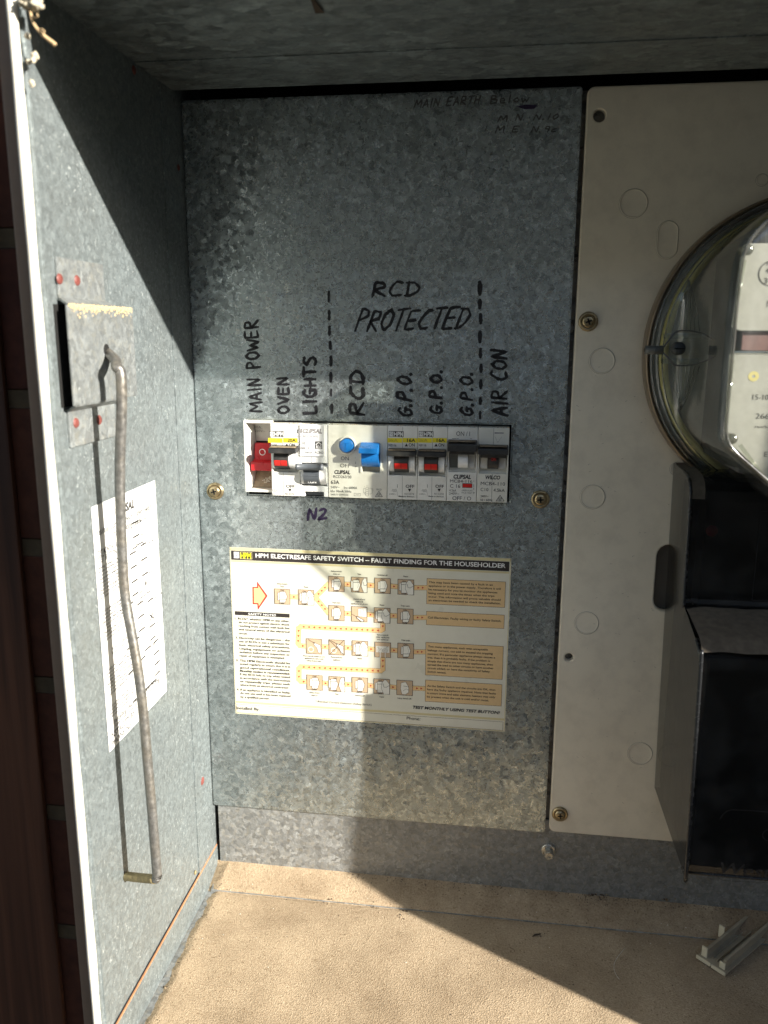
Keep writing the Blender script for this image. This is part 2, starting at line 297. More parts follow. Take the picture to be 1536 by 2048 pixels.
# ------------------------------------------------------------------ mesh builder (mm)
class MB:
    def __init__(s): s.v = []; s.f = []; s.m = []; s.mats = []; s.sm = []
    def mi(s, m):
        if m not in s.mats: s.mats.append(m)
        return s.mats.index(m)
    def add(s, vs, fs, m, smooth=False):
        o = len(s.v); k = s.mi(m); s.v += [tuple(v) for v in vs]
        for f in fs: s.f.append(tuple(i+o for i in f)); s.m.append(k); s.sm.append(smooth)
        return s
    def bm(s, b, m, smooth=False):
        b.verts.index_update(); b.verts.ensure_lookup_table()
        s.add([v.co[:] for v in b.verts], [[v.index for v in f.verts] for f in b.faces], m, smooth); b.free(); return s
    def box(s, x0, x1, y0, y1, z0, z1, m, bev=0.0, seg=2, smooth=False):
        b = bmesh.new(); bmesh.ops.create_cube(b, size=1)
        for v in b.verts: v.co = Vector(((x0+x1)/2+v.co.x*(x1-x0), (y0+y1)/2+v.co.y*(y1-y0), (z0+z1)/2+v.co.z*(z1-z0)))
        if bev: bmesh.ops.bevel(b, geom=b.edges[:], offset=bev, segments=seg, affect='EDGES', profile=.6)
        return s.bm(b, m, smooth)
    def hull(s, pts8, m, bev=0.0, seg=2):
        """box from 8 corners: 4 back (counter-clockwise) then 4 front"""
        b = bmesh.new(); vs = [b.verts.new(p) for p in pts8]
        for f in ((0,1,2,3),(7,6,5,4),(0,4,5,1),(1,5,6,2),(2,6,7,3),(3,7,4,0)): b.faces.new([vs[i] for i in f])
        bmesh.ops.recalc_face_normals(b, faces=b.faces[:])
        if bev: bmesh.ops.bevel(b, geom=b.edges[:], offset=bev, segments=seg, affect='EDGES', profile=.6)
        return s.bm(b, m)
    def poly(s, pts, m): return s.add(pts, [tuple(range(len(pts)))], m)
    def prism(s, pts, d, m, bev=0.0):
        b = bmesh.new(); f = b.faces.new([b.verts.new(p) for p in pts])
        r = bmesh.ops.extrude_face_region(b, geom=[f]); d = Vector(d)
        for e in r['geom']:
            if isinstance(e, bmesh.types.BMVert): e.co += d
        bmesh.ops.recalc_face_normals(b, faces=b.faces[:])
        if bev: bmesh.ops.bevel(b, geom=b.edges[:], offset=bev, segments=2, affect='EDGES')
        return s.bm(b, m)
    def tube(s, pts, r, m, n=14, cap=True, radii=None):
        pts = [Vector(p) for p in pts]; vs = []; fs = []
        up = None
        for i, p in enumerate(pts):
            t = (pts[min(i+1, len(pts)-1)]-pts[max(i-1, 0)]).normalized()
            if up is None: up = t.orthogonal().normalized()
            up = (up - t*up.dot(t)).normalized(); w = t.cross(up); rr = radii[i] if radii else r
            for k in range(n):
                a = 2*math.pi*k/n; vs.append(p+(up*math.cos(a)+w*math.sin(a))*rr)
        for i in range(len(pts)-1):
            for k in range(n): fs.append((i*n+k, i*n+(k+1) % n, (i+1)*n+(k+1) % n, (i+1)*n+k))
        if cap: fs.append(tuple(range(n))[::-1]); fs.append(tuple((len(pts)-1)*n+k for k in range(n)))
        return s.add(vs, fs, m, True)
    def lathe(s, c, prof, m, n=40, smooth=True, a0=0, a1=2*math.pi, axis='y', capend=True):
        """prof: (radius, offset along axis)"""
        c = Vector(c); full = abs(a1-a0-2*math.pi) < 1e-6; vs = []; fs = []; cols = n if full else n+1
        for r, h in prof:
            for k in range(cols):
                a = a0+(a1-a0)*k/n
                if axis == 'y': vs.append(c+Vector((r*math.cos(a), h, r*math.sin(a))))
                elif axis == 'x': vs.append(c+Vector((h, r*math.cos(a), r*math.sin(a))))
                else: vs.append(c+Vector((r*math.cos(a), r*math.sin(a), h)))
        for i in range(len(prof)-1):
            for k in range(n):
                k2 = (k+1) % cols if full else k+1
                fs.append((i*cols+k, i*cols+k2, (i+1)*cols+k2, (i+1)*cols+k))
        if capend and full: fs.append(tuple((len(prof)-1)*cols+k for k in range(cols)))
        return s.add(vs, fs, m, smooth)
    def build(s, name, parent=None, bevel=None):
        me = bpy.data.meshes.new(name); org = ORG.get(parent.name, Vector((0, 0, 0))) if parent else Vector((0, 0, 0))
        own = Vector((0, 0, 0))
        if not parent and s.v:
            n = len(s.v); own = Vector((sum(v[0] for v in s.v)/n, sum(v[1] for v in s.v)/n, min(v[2] for v in s.v)))
            org = own
        me.from_pydata([((v[0]-org.x)/1000, (v[1]-org.y)/1000, (v[2]-org.z)/1000) for v in s.v], [], s.f)
        for m in s.mats: me.materials.append(MATS[m])
        me.polygons.foreach_set('material_index', s.m); me.polygons.foreach_set('use_smooth', s.sm)
        me.update()
        if s.recalc:
            b = bmesh.new(); b.from_mesh(me); bmesh.ops.recalc_face_normals(b, faces=b.faces[:]); b.to_mesh(me); b.free()
        o = bpy.data.objects.new(name, me); COL.objects.link(o)
        if parent: o.parent = parent; ORG[o.name] = org
        else: o.location = (org.x/1000, org.y/1000, (org.z+ZO)/1000); ORG[o.name] = org
        return o
    recalc = False
ORG = {}
def tag(o, label=None, cat=None, group=None, kind=None):
    if label: o['label'] = label
    if cat: o['category'] = cat
    if group: o['group'] = group
    if kind: o['kind'] = kind
    return o
def empty(name, loc, label, cat, group=None):
    o = bpy.data.objects.new(name, None); COL.objects.link(o); o.empty_display_size = .01
    o.location = (loc[0]/1000, loc[1]/1000, (loc[2]+ZO)/1000); ORG[o.name] = Vector(loc)
    return tag(o, label, cat, group)
# ------------------------------------------------------------------ lettering
_tc = bpy.data.curves.new('lettering', 'FONT'); _to = bpy.data.objects.new('lettering', _tc); COL.objects.link(_to)
_tc.resolution_u = 3; _tc.size = 1; _tc.align_x = 'LEFT'
_cache = {}
def glyphs(t, bold=0.0, shear=0.0):
    k = (t, bold, shear)
    if k not in _cache:
        _tc.body = t; _tc.offset = bold; _tc.shear = shear
        dg = bpy.context.evaluated_depsgraph_get(); dg.update()
        me = bpy.data.meshes.new_from_object(_to.evaluated_get(dg))
        vs = [(v.co.x, v.co.y) for v in me.vertices]; fs = [tuple(p.vertices) for p in me.polygons]
        bpy.data.meshes.remove(me)
        xs = [v[0] for v in vs] or [0, 1]
        _cache[k] = (vs, fs, min(xs), max(xs))
    return _cache[k]
_hv = glyphs('H')[0]; CAP = max(v[1] for v in _hv)
def text(mb, t, o, u, v, wid, cap, m, bold=0.0, shear=0.0, align='L'):
    """lettering at origin o (left end of the baseline), u = reading direction, v = up, wid = fitted width or None, cap = capital height (mm)"""
    vs, fs, x0, x1 = glyphs(t, bold, shear); o = Vector(o); u = Vector(u); v = Vector(v)
    sy = cap/CAP; sx = wid/(x1-x0) if wid else sy
    dx = {'L': 0, 'C': -(x1-x0)*sx/2, 'R': -(x1-x0)*sx}[align]
    mb.add([o+u*((a-x0)*sx+dx)+v*(b*sy) for a, b in vs], fs, m)
UX, UZ = Vector((1, 0, 0)), Vector((0, 0, 1))
class Face:
    """draws on a plane y = const facing the camera side, from coordinates read off the photo"""
    def __init__(s, y, zf): s.y = y; s.z = zf; s.off = 0.0
    def p(s, x, y, k=0.0): q = PY(*s.z(x, y), s.y); q.y = s.y-k; return q
    def rect(s, mb, x0, y0, x1, y1, m, k=.1):
        a = s.p(x0, y0, k); b = s.p(x1, y1, k); y = s.y-k
        mb.poly([(a.x, y, a.z), (a.x, y, b.z), (b.x, y, b.z), (b.x, y, a.z)], m); return a, b
    def poly(s, mb, pts, m, k=.1): mb.poly([s.p(*q, k) for q in pts], m)
    def line(s, mb, pts, wd, m, k=.1, closed=False):
        P = [s.p(*q, k) for q in pts]
        if closed: P.append(P[0])
        for a, b in zip(P[:-1], P[1:]):
            s.off = (s.off+.003) % .021
            a = Vector((a.x, a.y-s.off, a.z)); b = Vector((b.x, a.y, b.z)); d = (b-a)
            if d.length < 1e-6: continue
            d.normalize(); n = Vector((-d.z, 0, d.x))*wd/2; e = d*wd*.3
            mb.poly([a-n-e, b-n+e, b+n+e, a+n-e], m)
    def frame(s, mb, x0, y0, x1, y1, wd, m, k=.12):
        a = s.p(x0, y0, k); b = s.p(x1, y1, k); y = s.y-k; h = wd/2
        for (p, q, r, t) in ((a.x-h, b.x+h, a.z-h, a.z+h), (a.x-h, b.x+h, b.z-h, b.z+h), (a.x-h, a.x+h, b.z+h, a.z-h), (b.x-h, b.x+h, b.z+h, a.z-h)):
            mb.poly([(p, y, r), (q, y, r), (q, y, t), (p, y, t)], m)
    def text(s, mb, t, x0, y0, x1, h, m, bold=0.0, shear=0.0, k=.1, align='L'):
        """baseline left x0,y0; right end x1 (None: natural width); h = capital height, all in zoom units"""
        a = s.p(x0, y0, k); c = abs(s.p(x0, y0).z-s.p(x0, y0-h).z)
        wd = abs(s.p(x1, y0).x-a.x) if x1 is not None else None
        text(mb, t, a, UX, UZ, wd, c, m, bold, shear, align)
    def ring(s, mb, x, y, r, wd, m, k=.1, n=28, a0=0, a1=2*math.pi):
        c = s.p(x, y, k); R = abs(s.p(x+r, y).x-s.p(x, y).x)
        vs = []; 
        for i in range(n+1):
            a = a0+(a1-a0)*i/n
            for q in (R-wd/2, R+wd/2): vs.append(c+Vector((q*math.cos(a), 0, q*math.sin(a))))
        mb.add(vs, [(2*i, 2*i+1, 2*i+3, 2*i+2) for i in range(n)], m)
    def disc(s, mb, x, y, r, m, k=.1, n=28):
        c = s.p(x, y, k); R = abs(s.p(x+r, y).x-s.p(x, y).x)
        mb.poly([c+Vector((R*math.cos(2*math.pi*i/n), 0, R*math.sin(2*math.pi*i/n))) for i in range(n)], m)
# ------------------------------------------------------------------ the setting: ground, brick wall, post, and added unseen light blockers
mb = MB(); mb.add([(-200000, -200000, -ZO), (200000, -200000, -ZO), (200000, 200000, -ZO), (-200000, 200000, -ZO)], [(0, 1, 2, 3)], 'paving')
tag(mb.build('ground'), kind='structure')
XW, ZC, ZF, YB = -191.2, 134.9, -379.6, 12.0
XR = 402.0; YF = -168.0; YW = -62.0
mb = MB()
mb.box(-2600, XW-3.5, YW, YW+110, -ZO, 1500, 'brick')
mb.box(XR+3.5, 2600, YW, YW+110, -ZO, 1500, 'brick')
mb.box(XW-3.5, XR+3.5, YW, YW+110, ZC+20, 1500, 'brick')
mb.box(XW-3.5, XR+3.5, YW, YW+110, -ZO, ZF-5, 'brick')
tag(mb.build('brick_wall'), 'dark red brick wall with sandy mortar beds behind the meter box', 'wall')
def xpost(z): return 424+.08*(z+25)
mb = MB(); za_, zb_ = -ZO, 1400.0
mb.hull([(xpost(za_), -172, za_), (xpost(za_)+95, -172, za_), (xpost(zb_)+95, -172, zb_), (xpost(zb_), -172, zb_), (xpost(za_), -252, za_), (xpost(za_)+95, -252, za_), (xpost(zb_)+95, -252, zb_), (xpost(zb_), -252, zb_)], 'timber_grain', bev=2)
tag(mb.build('shadow_post'), 'added unseen timber post, leaning, that casts the slanted shadow edge', 'post')  # unseen post, added only to cast the slanted shadow edge
mb = MB(); mb.box(-9000, 9000, -2750, -2640, -ZO, 1350, 'render_wall')
tag(mb.build('sky_blocker_wall'), 'added unseen plastered wall facing the meter box, blocking low sky', 'wall')  # unseen wall, added to cut sky light and darken reflections
mb = MB(); mb.box(-3000, 3000, -985, YW+110, 900, 930, 'soffit'); mb.box(-3000, 3000, -1010, -985, 880, 1060, 'soffit')
tag(mb.build('sky_blocker_eave'), 'added unseen overhang above the meter box, blocking sky and sun', 'sky_blocker_eave')  # unseen overhang, added to cut sky light and shade the brick
mb = MB(); xp = PY(80, 1550, -67).x
mb.box(xp-150, xp, -67, YW-.5, -ZO, 1500, 'timber_grain', bev=1.5)
tag(mb.build('timber_post'), 'dark reddish brown timber post against the brick wall', 'post')
# ------------------------------------------------------------------ the meter box
box = empty('meter_box', ((XW+XR)/2, YB, ZF), 'galvanised steel meter box, open at the front, dusty inside', 'meter box')
YS = PX(365, 1100, XW).y                                       # seam in the side sheet
mb = MB()
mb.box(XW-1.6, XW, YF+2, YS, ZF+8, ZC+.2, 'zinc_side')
mb.box(XW-1.6, XW+.7, YS+.05, 40, ZF+8, ZC+16, 'zinc_side', bev=.3)
side = mb.build('side_panel', box)
mb = MB()                                                      # hem: rolled bright rim, then the flange outside it, its shade put into brown paint
for i in range(1): pass
rx = PY(44, 300, YF-4).x
zt, zb = ZC+6, ZF-12
path = [(rx+1.2, YF-2.0, z) for z in (zb, -300, -200, -100, 0, zt)]
mb.tube([(rx, YF-2.6, zb+(zt-zb)*i/24) for i in range(25)], 2.3, 'cream_paint', n=12, radii=[2.2+.14*math.sin(i*1.9) for i in range(25)])
mb.build('painted_rim', box)
mb = MB(); mb.box(rx-10.5, rx-1.2, YF+2.5, YF+4.2, zb, zt, 'shaded_rim_paint', bev=.6); mb.box(rx-10.5, rx-9.2, YF+4.2, YW-1, zb, zt, 'shaded_rim_paint')
mb.build('outer_flange', box)
mb = MB(); mb.box(rx+1.4, XW+.5, YF-2.5, YF+2.2, zb, zt, 'zinc_side', bev=.9)
mb.build('folded_edge', box)
# ceiling; its unseen hood is added to cast the side panel's shadow edge
YH = (-29.2-ZC)/.85
mb = MB(); z0, z1 = ZC, ZC+1.6
YE = PZ(1100, 150, ZC).y
pl = [(XW, YE), (XR, YE), (XR, YH), (-122, YH), (XW, YF+4)]
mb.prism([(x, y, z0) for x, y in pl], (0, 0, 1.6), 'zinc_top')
YC = PZ(900, 96, ZC).y
mb.box(XW+.4, XR-.4, YC, YE+.4, ZC-.6, ZC-.05, 'zinc_top')
mb.build('top_panel', box)
mb = MB(); mb.box(XW-1.6, XR, YE-2, 40, ZC+16, ZC+18, 'fuse_black_gap_shade'); mb.box(XW-1.6, XR, YE-2, YE-.5, ZC+1.7, ZC+16, 'fuse_black_gap_shade'); mb.build('roof_gap_shade', box)  # black sheets painting the deep shade behind the ceiling edge
mb = MB(); mb.box(XR, XR+1.6, YF, 40, ZF, ZC, 'zinc_side'); mb.build('side_panel', box)
mb = MB()
YFOLD = PZ(413, 1777, ZF).y
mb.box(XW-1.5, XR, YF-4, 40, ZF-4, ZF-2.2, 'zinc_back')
mb.build('floor_panel', box)
zg = PX(340, 1858, XW+1.2).z
mb = MB(); mb.box(XW+.35, XW+1.5, YF, 10.5, ZF-2, zg-.5, 'zinc_side', bev=.2); mb.build('floor_flange', box)
mb = MB(); mb.box(XW+.36, XW+1.2, YF, 10.4, zg-.45, zg+.2, 'orange_edge'); mb.box(XW+.05, XW+.5, YF, 10.4, zg+.25, zg+1.3, 'recess_shade')
mb.build('flange_edge', box)
mb = MB(); mb.box(XW-1.6, XR, YB+22, YB+24, ZF-3, ZC+16, 'fuse_black_gap_shade'); mb.build('back_panel', box)  # back sheet coloured black to stand for shade in the gaps
mb = MB()
xl = PY(437, 1640, 3).x
mb.box(xl, XR-.5, 3, 4.4, ZF-2, -318, 'zinc_back', bev=.3)                  # lower mounting rail
mb.box(38.5, 60, 5.0, 6.4, -318, 131, 'zinc_gap')                            # upright behind the joint
mb.build('mounting_frame', box)
# folded back strip of the floor (dusty sloping ledge is covered by the dust)
mb = MB()
mb.hull([(xl, 3, ZF-2), (XR, 3, ZF-2), (XR, 3, -374.2), (xl, 3, -374.2), (xl, YFOLD, ZF-2.1), (XR, YFOLD, ZF-2.1), (XR, YFOLD, ZF-.6), (xl, YFOLD, ZF-.6)], 'zinc_back')
mb.build('floor_ledge', box)
# red rivets on the side panel
for q, rr in (((405, 1562), 2.2), ((268, 140), 1.6), ((357, 335), 1.3)):
    c = PX(*q, XW+.7); mb = MB(); mb.lathe((XW+.65, c.y, c.z), [(rr+.7, 0), (rr, .5), (.2, .7)], 'red_rivet', axis='x', n=20); mb.build('rivet', box)
c = PX(391, 1745, XW+.7); mb = MB(); mb.lathe((XW+.65, c.y, c.z), [(1.5, 0), (1.2, .4), (.2, .5)], 'rod_rust', axis='x', n=16); mb.build('rivet', box)
# hex bolt in the lower rail
c = PY(1097, 1700, 3)
mb = MB(); mb.lathe((c.x, 3, c.z), [(4.8, 0), (4.8, -.9), (4.2, -1.3), (3.2, -1.4)], 'zinc_bolt', n=28)
mb.lathe((c.x, 3, c.z), [(3.3, -1.3), (3.3, -6.2), (2.7, -7.0), (1.7, -7.0), (1.5, -6.2)], 'zinc_bolt', n=6, smooth=False, a0=.3, a1=.3+2*math.pi)
mb.build('hex_bolt', box)
# dark flap hanging inside the top, and rust marks
c = PZ(640, 22, ZC); mb = MB(); mb.prism([(c.x-2, c.y, ZC-.8), (c.x, c.y-24, ZC-.8), (c.x+2, c.y, ZC-.8)], (0, 0, -.15), 'debris_dark'); mb.build('paint_run', box)
# ------------------------------------------------------------------ dust on the floor
import mathutils.noise as mn
def dustz(x, y):
    n = mn.noise(Vector((x*.05, y*.05, 0)))*.5+mn.noise(Vector((x*.25, y*.25, 3)))*.22
    z = ZF-.9+n*.5
    if y > YFOLD: z = ZF+.5+(y-YFOLD)*(7.6/(3-YFOLD))+n*.7
    else: z -= .9*math.exp(-abs(y-YFOLD)/.9)
    edge = 4.5+2.2*mn.noise(Vector((y*.12, 1.3, 0)))+1.0*mn.noise(Vector((y*.5, 4.3, 0)))
    d = x-(XW+1.4)
    if y < 3: z += 0 if d > edge+3 else -((edge+3-d)/3)*1.0
    return z
xs = []; x = XW+1.2
while x < 262: xs.append(x); x += .9 if x < -150 else 1.8
ys = []; y = 3.2
while y > YF-2: ys.append(y); y -= 1.0 if y > YFOLD-6 else 1.9
mb = MB(); nx = len(xs)
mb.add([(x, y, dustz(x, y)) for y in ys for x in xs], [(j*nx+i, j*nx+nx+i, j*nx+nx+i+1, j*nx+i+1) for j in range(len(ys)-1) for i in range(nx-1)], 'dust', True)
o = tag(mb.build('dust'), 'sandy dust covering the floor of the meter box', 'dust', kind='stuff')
# crumbs of dirt
mb = MB()
def crumb(x, y, z, r, m):
    b = bmesh.new(); bmesh.ops.create_icosphere(b, subdivisions=1, radius=r)
    for v in b.verts: v.co *= random.uniform(.55, 1.25); v.co.z *= .6
    for v in b.verts: v.co += Vector((x, y, z+r*.3))
    mb.bm(b, m, False)
for i in range(260):
    px = random.uniform(380, 1530); py = 1740+(px-440)*.1+abs(random.gauss(0, 90))
    p = PZ(px, py, ZF)
    if p.x < XW+8 or p.y > 2 or py > 2060: continue
    crumb(p.x, min(p.y, 2), dustz(p.x, p.y), random.uniform(.15, .5), random.choice(['debris_dark', 'dust', 'dust', 'debris_pale']))
for q, r in (((800, 1832), .9), ((815, 1818), .8), ((1183, 1810), 1.3), ((1195, 1803), 1.0), ((1210, 1805), .8), ((1073, 1870), 1.0), ((655, 1800), .8), ((660, 1803), .7), ((300, 1975), 1.2), ((306, 1985), 1.0), ((325, 1970), .8), ((297, 1990), .9), ((1325, 1815), 1.1), ((1330, 1812), .8), ((1000, 1793), .7), ((745, 1810), .6)):
    for k in range(5):
        p = PZ(q[0]+random.gauss(0, 4), q[1]+random.gauss(0, 3), ZF)
        crumb(p.x, min(p.y, 2), dustz(p.x, p.y), r*random.uniform(.4, 1), random.choice(['debris_dark', 'debris_dark', 'dust']))
for k in range(420):
    x = random.uniform(-95, 200) if random.random() < .75 else random.gauss(75, 14)
    y = 2.6-abs(random.gauss(0, 3.2)); crumb(x, y, dustz(x, y), random.uniform(.12, .55), random.choice(['debris_dark', 'debris_dark', 'dust', 'fuse_dust']))
for k in range(160):
    x = XW+6+abs(random.gauss(0, 4)); y = random.uniform(YF, 0); crumb(x, y, dustz(x, y), random.uniform(.12, .45), random.choice(['debris_dark', 'dust', 'fuse_dust']))
tag(mb.build('dirt_crumbs'), 'dark crumbs of dirt scattered over the sandy dust', 'dirt', kind='stuff')
# a leaf scrap and a pale fibre
p = PZ(1073, 1873, ZF); mb = MB(); mb.prism([(p.x-3, p.y-1, ZF+.2), (p.x+2.6, p.y+1.6, ZF+.3), (p.x+3, p.y+2.6, ZF+.3), (p.x-1, p.y+1.6, ZF+.3)], (0, 0, .3), 'debris_dark')
tag(mb.build('leaf_scrap'), 'small dark leaf scrap lying on the dust in the shade', 'leaf')
mb = MB(); mb.tube([(lambda q: (q.x, q.y, dustz(q.x, q.y)+.3))(PZ(1250-22*math.sin(t*2.6), 1895+t*62, ZF)) for t in [i/12 for i in range(13)]], .16, 'debris_pale', n=6)
tag(mb.build('fibre'), 'pale curved fibre lying on the shaded dust', 'fibre')
# ------------------------------------------------------------------ switch panel (galvanised escutcheon)
zx1 = zm(470, 820, 5.12); zx2 = zm(750, 820, 5.12)
XL, XE, ZT, ZB = -190.3, 39.7, 132.0, -326.2
hx0, hx1, hz1, hz0 = -157.0, 8.0, -54.3, -101.9
panel = empty('switch_panel', ((XL+XE)/2, 2, ZB), 'galvanised steel switch panel with marker lettering and a slot for breakers', 'panel')
def plate(x0, x1, z0, z1, yf, th, m, hole=None, rad=3.0, bev=.5, holes=()):
    """sheet with rounded corners and cut-outs, front at y = yf"""
    b = bmesh.new()
    def loop(pts):
        vs = [b.verts.new((x, yf, z)) for x, z in pts]
        return [b.edges.new((vs[i], vs[(i+1) % len(vs)])) for i in range(len(vs))]
    def rr(x0, x1, z0, z1, r, n=5):
        out = []
        for cx, cz, a in ((x1-r, z1-r, 0), (x0+r, z1-r, 90), (x0+r, z0+r, 180), (x1-r, z0+r, 270)):
            for i in range(n+1):
                t = math.radians(a+90*i/n); out.append((cx+r*math.cos(t), cz+r*math.sin(t)))
        return out
    es = loop(rr(x0, x1, z0, z1, rad))
    for h in holes: es += loop(h)
    if hole: es += loop([(hole[0], hole[2]), (hole[1], hole[2]), (hole[1], hole[3]), (hole[0], hole[3])])
    bmesh.ops.triangle_fill(b, edges=es, use_beauty=True, use_dissolve=False)
    bmesh.ops.recalc_face_normals(b, faces=b.faces[:])
    if b.faces[:][0].normal.y > 0: bmesh.ops.reverse_faces(b, faces=b.faces[:])
    r = bmesh.ops.extrude_face_region(b, geom=b.faces[:])
    for e in r['geom']:
        if isinstance(e, bmesh.types.BMVert): e.co.y += th
    bmesh.ops.recalc_face_normals(b, faces=b.faces[:])
    if bev:
        ee = [e for e in b.edges if len(e.link_faces) == 2 and e.calc_face_angle(0) > 1.0 and all(abs(v.co.y-yf) < 1e-4 for v in e.verts)]
        bmesh.ops.bevel(b, geom=ee, offset=bev, segments=3, affect='EDGES')
    return b
mb = MB(); mb.bm(plate(XL, XE, ZB, ZT, 0, 2.4, 'zinc_panel', hole=(hx0, hx1, hz0, hz1), rad=1.6, bev=1.0), 'zinc_panel')
mb.build('steel_sheet', panel)
mb = MB(); mb.box(hx0-14, hx1+14, 30, 32, hz0-10, hz1+10, 'recess_shade')
mb.build('cutout_shade', panel)  # black sheet standing for the shade behind the breaker cut-out
def screw(q, y, par, r=5.6, m='brass', ang=.2, dirt=False):
    c = PY(*q, y-1.5); mb = MB(); C = (c.x, y, c.z)
    mb.lathe(C, [(r, 0), (r, -.8), (r*.9, -1.5), (r*.76, -1.75), (r*.70, -1.2)], m, n=36)
    o = mb.build('screw', par)
    mb = MB(); mb.lathe(C, [(r*.66, -1.0), (r*.66, -1.8), (r*.58, -2.5), (r*.42, -2.9), (r*.2, -3.05), (r*.02, -3.1)], m, n=32)
    mb.build('screw_head', o)
    mb = MB()
    for k in range(2):
        a = ang+k*math.pi/2; u = Vector((math.cos(a), 0, math.sin(a))); v = Vector((-math.sin(a), 0, math.cos(a)))
        P = [Vector((c.x, y-2.82, c.z))+u*sx*r*.33+v*sz*r*.085 for sx, sz in ((-1, -1), (1, -1), (1, 1), (-1, 1))]
        mb.prism(P, (0, -.36, 0), 'recess_shade')
    mb.build('cross_recess', o)  # recess drawn as near-black bars, its shade put into the colour
screw((429, 983), 0, panel, ang=.25); screw((1081, 999), 0, panel, ang=.1)
# handwriting: single-stroke capitals, (0..1 wide, 0..1 tall)
SF = {
 'A': [[(0, 0), (.5, 1), (1, 0)], [(.2, .38), (.85, .35)]], 'B': [[(0, 0), (.05, 1), (.7, .92), (.75, .65), (.1, .52), (.9, .42), (.85, .1), (0, 0)]],
 'C': [[(.95, .95), (.5, .95), (.08, .6), (.05, .3), (.35, .02), (.95, .05)]], 'D': [[(.1, 0), (.12, 1)], [(-.05, .97), (.55, .95), (1, .6), (.85, .22), (.4, .02), (0, .02)]],
 'E': [[(.95, .98), (.1, .95), (.05, 0), (.9, .04)], [(.08, .5), (.8, .52)]], 'G': [[(.9, .9), (.5, 1), (.08, .65), (.08, .25), (.45, 0), (.9, .12), (.88, .45)], [(.5, .45), (1.1, .45)]],
 'H': [[(.05, 0), (.1, 1)], [(.9, 0), (.92, 1)], [(.05, .5), (.95, .5)]], 'I': [[(.5, 0), (.5, 1)]], 'L': [[(.1, 1), (.08, .02), (.9, .02)]],
 'M': [[(0, 0), (.15, 1), (.5, .35), (.85, 1), (1, 0)]], 'N': [[(.05, 0), (.1, 1), (.88, .02), (.95, 1)]], 'O': [[(.5, 1), (.08, .75), (.05, .3), (.45, 0), (.92, .25), (.95, .72), (.5, 1), (.25, .95)]],
 'P': [[(.1, 0), (.15, 1), (.8, .95), (.9, .65), (.15, .45)]], 'R': [[(.08, 0), (.12, 1), (.8, .95), (.82, .62), (.12, .48), (1, 0)]],
 'S': [[(.95, .9), (.5, 1), (.1, .78), (.75, .45), (.85, .15), (.4, 0), (0, .1)]], 'T': [[(.5, 0), (.52, 1)], [(0, .97), (1.05, 1)]], 'V': [[(0, 1), (.5, 0), (1, 1)]],
 'W': [[(0, 1), (.2, .02), (.5, .7), (.75, 0), (1.05, 1)]], '2': [[(.05, .8), (.45, 1), (.85, .78), (.6, .4), (0, .02), (.95, .05)]], '.': [[(.3, .0), (.42, .08)]],
 '1': [[(.5, 0), (.55, 1)]], '0': [[(.5, .9), (.1, .5), (.4, 0), (.9, .4), (.55, .95)]], '9': [[(.9, .5), (.2, .55), (.3, .95), (.85, .9), (.9, .3), (.8, 0)]],
 'e': [[(.1, .3), (.8, .35), (.6, .6), (.15, .5), (.2, .05), (.85, .05)]], 'l': [[(.4, 0), (.6, 1)]], 'o': [[(.5, .6), (.1, .3), (.5, 0), (.9, .3), (.5, .6)]], 'w': [[(0, .55), (.25, 0), (.5, .45), (.75, 0), (1, .55)]], 'c': [[(.9, .55), (.2, .45), (.2, .05), (.9, .05)]],
 ' ': []}
WD = {'I': .35, '.': .35, ' ': .7, 'M': 1.15, 'W': 1.2, '1': .3, 'l': .4}
def smooth_poly(P, n=4):
    if len(P) < 3: return [P[0].lerp(P[-1], i/4) for i in range(5)]
    out = []
    for i in range(len(P)-1):
        p0 = P[max(i-1, 0)]; p1 = P[i]; p2 = P[i+1]; p3 = P[min(i+2, len(P)-1)]
        sharp = .35
        for k in range(n):
            t = k/n; c = p1*(2*t**3-3*t**2+1)+p2*(-2*t**3+3*t**2)+(p2-p0)*sharp*.5*(t**3-2*t**2+t)+(p3-p1)*sharp*.5*(t**3-t**2)
            out.append(c)
    out.append(P[-1]); return out
INKLAY = [0]
def stroke(mb, P, wd, m, y):
    """marker stroke: ribbon of uneven width with blunt round ends"""
    P = smooth_poly(P); INKLAY[0] = (INKLAY[0]+1) % 12; yy = y-.10-.012*INKLAY[0]; vs = []; L = len(P)
    for i, p in enumerate(P):
        d = (P[min(i+1, L-1)]-P[max(i-1, 0)]); d = d.normalized() if d.length > 1e-6 else Vector((1, 0, 0)); n = Vector((-d.z, 0, d.x))
        wv = wd*1.2*(.5+.13*random.uniform(-1, 1))*(.72 if i in (0, L-1) else 1)
        for s in (-1, 1): vs.append(Vector((p.x, yy, p.z))+n*wv*s)
    mb.add(vs, [(2*i, 2*i+1, 2*i+3, 2*i+2) for i in range(L-1)], m)
    for p in (P[0], P[-1]):
        INKLAY[0] = (INKLAY[0]+1) % 12; yy = y-.10-.012*INKLAY[0]
        mb.poly([Vector((p.x+wd*.52*math.cos(a*math.pi/4+.3)*random.uniform(.8, 1.1), yy, p.z+wd*.52*math.sin(a*math.pi/4+.3)*random.uniform(.8, 1.1))) for a in range(8)], m)
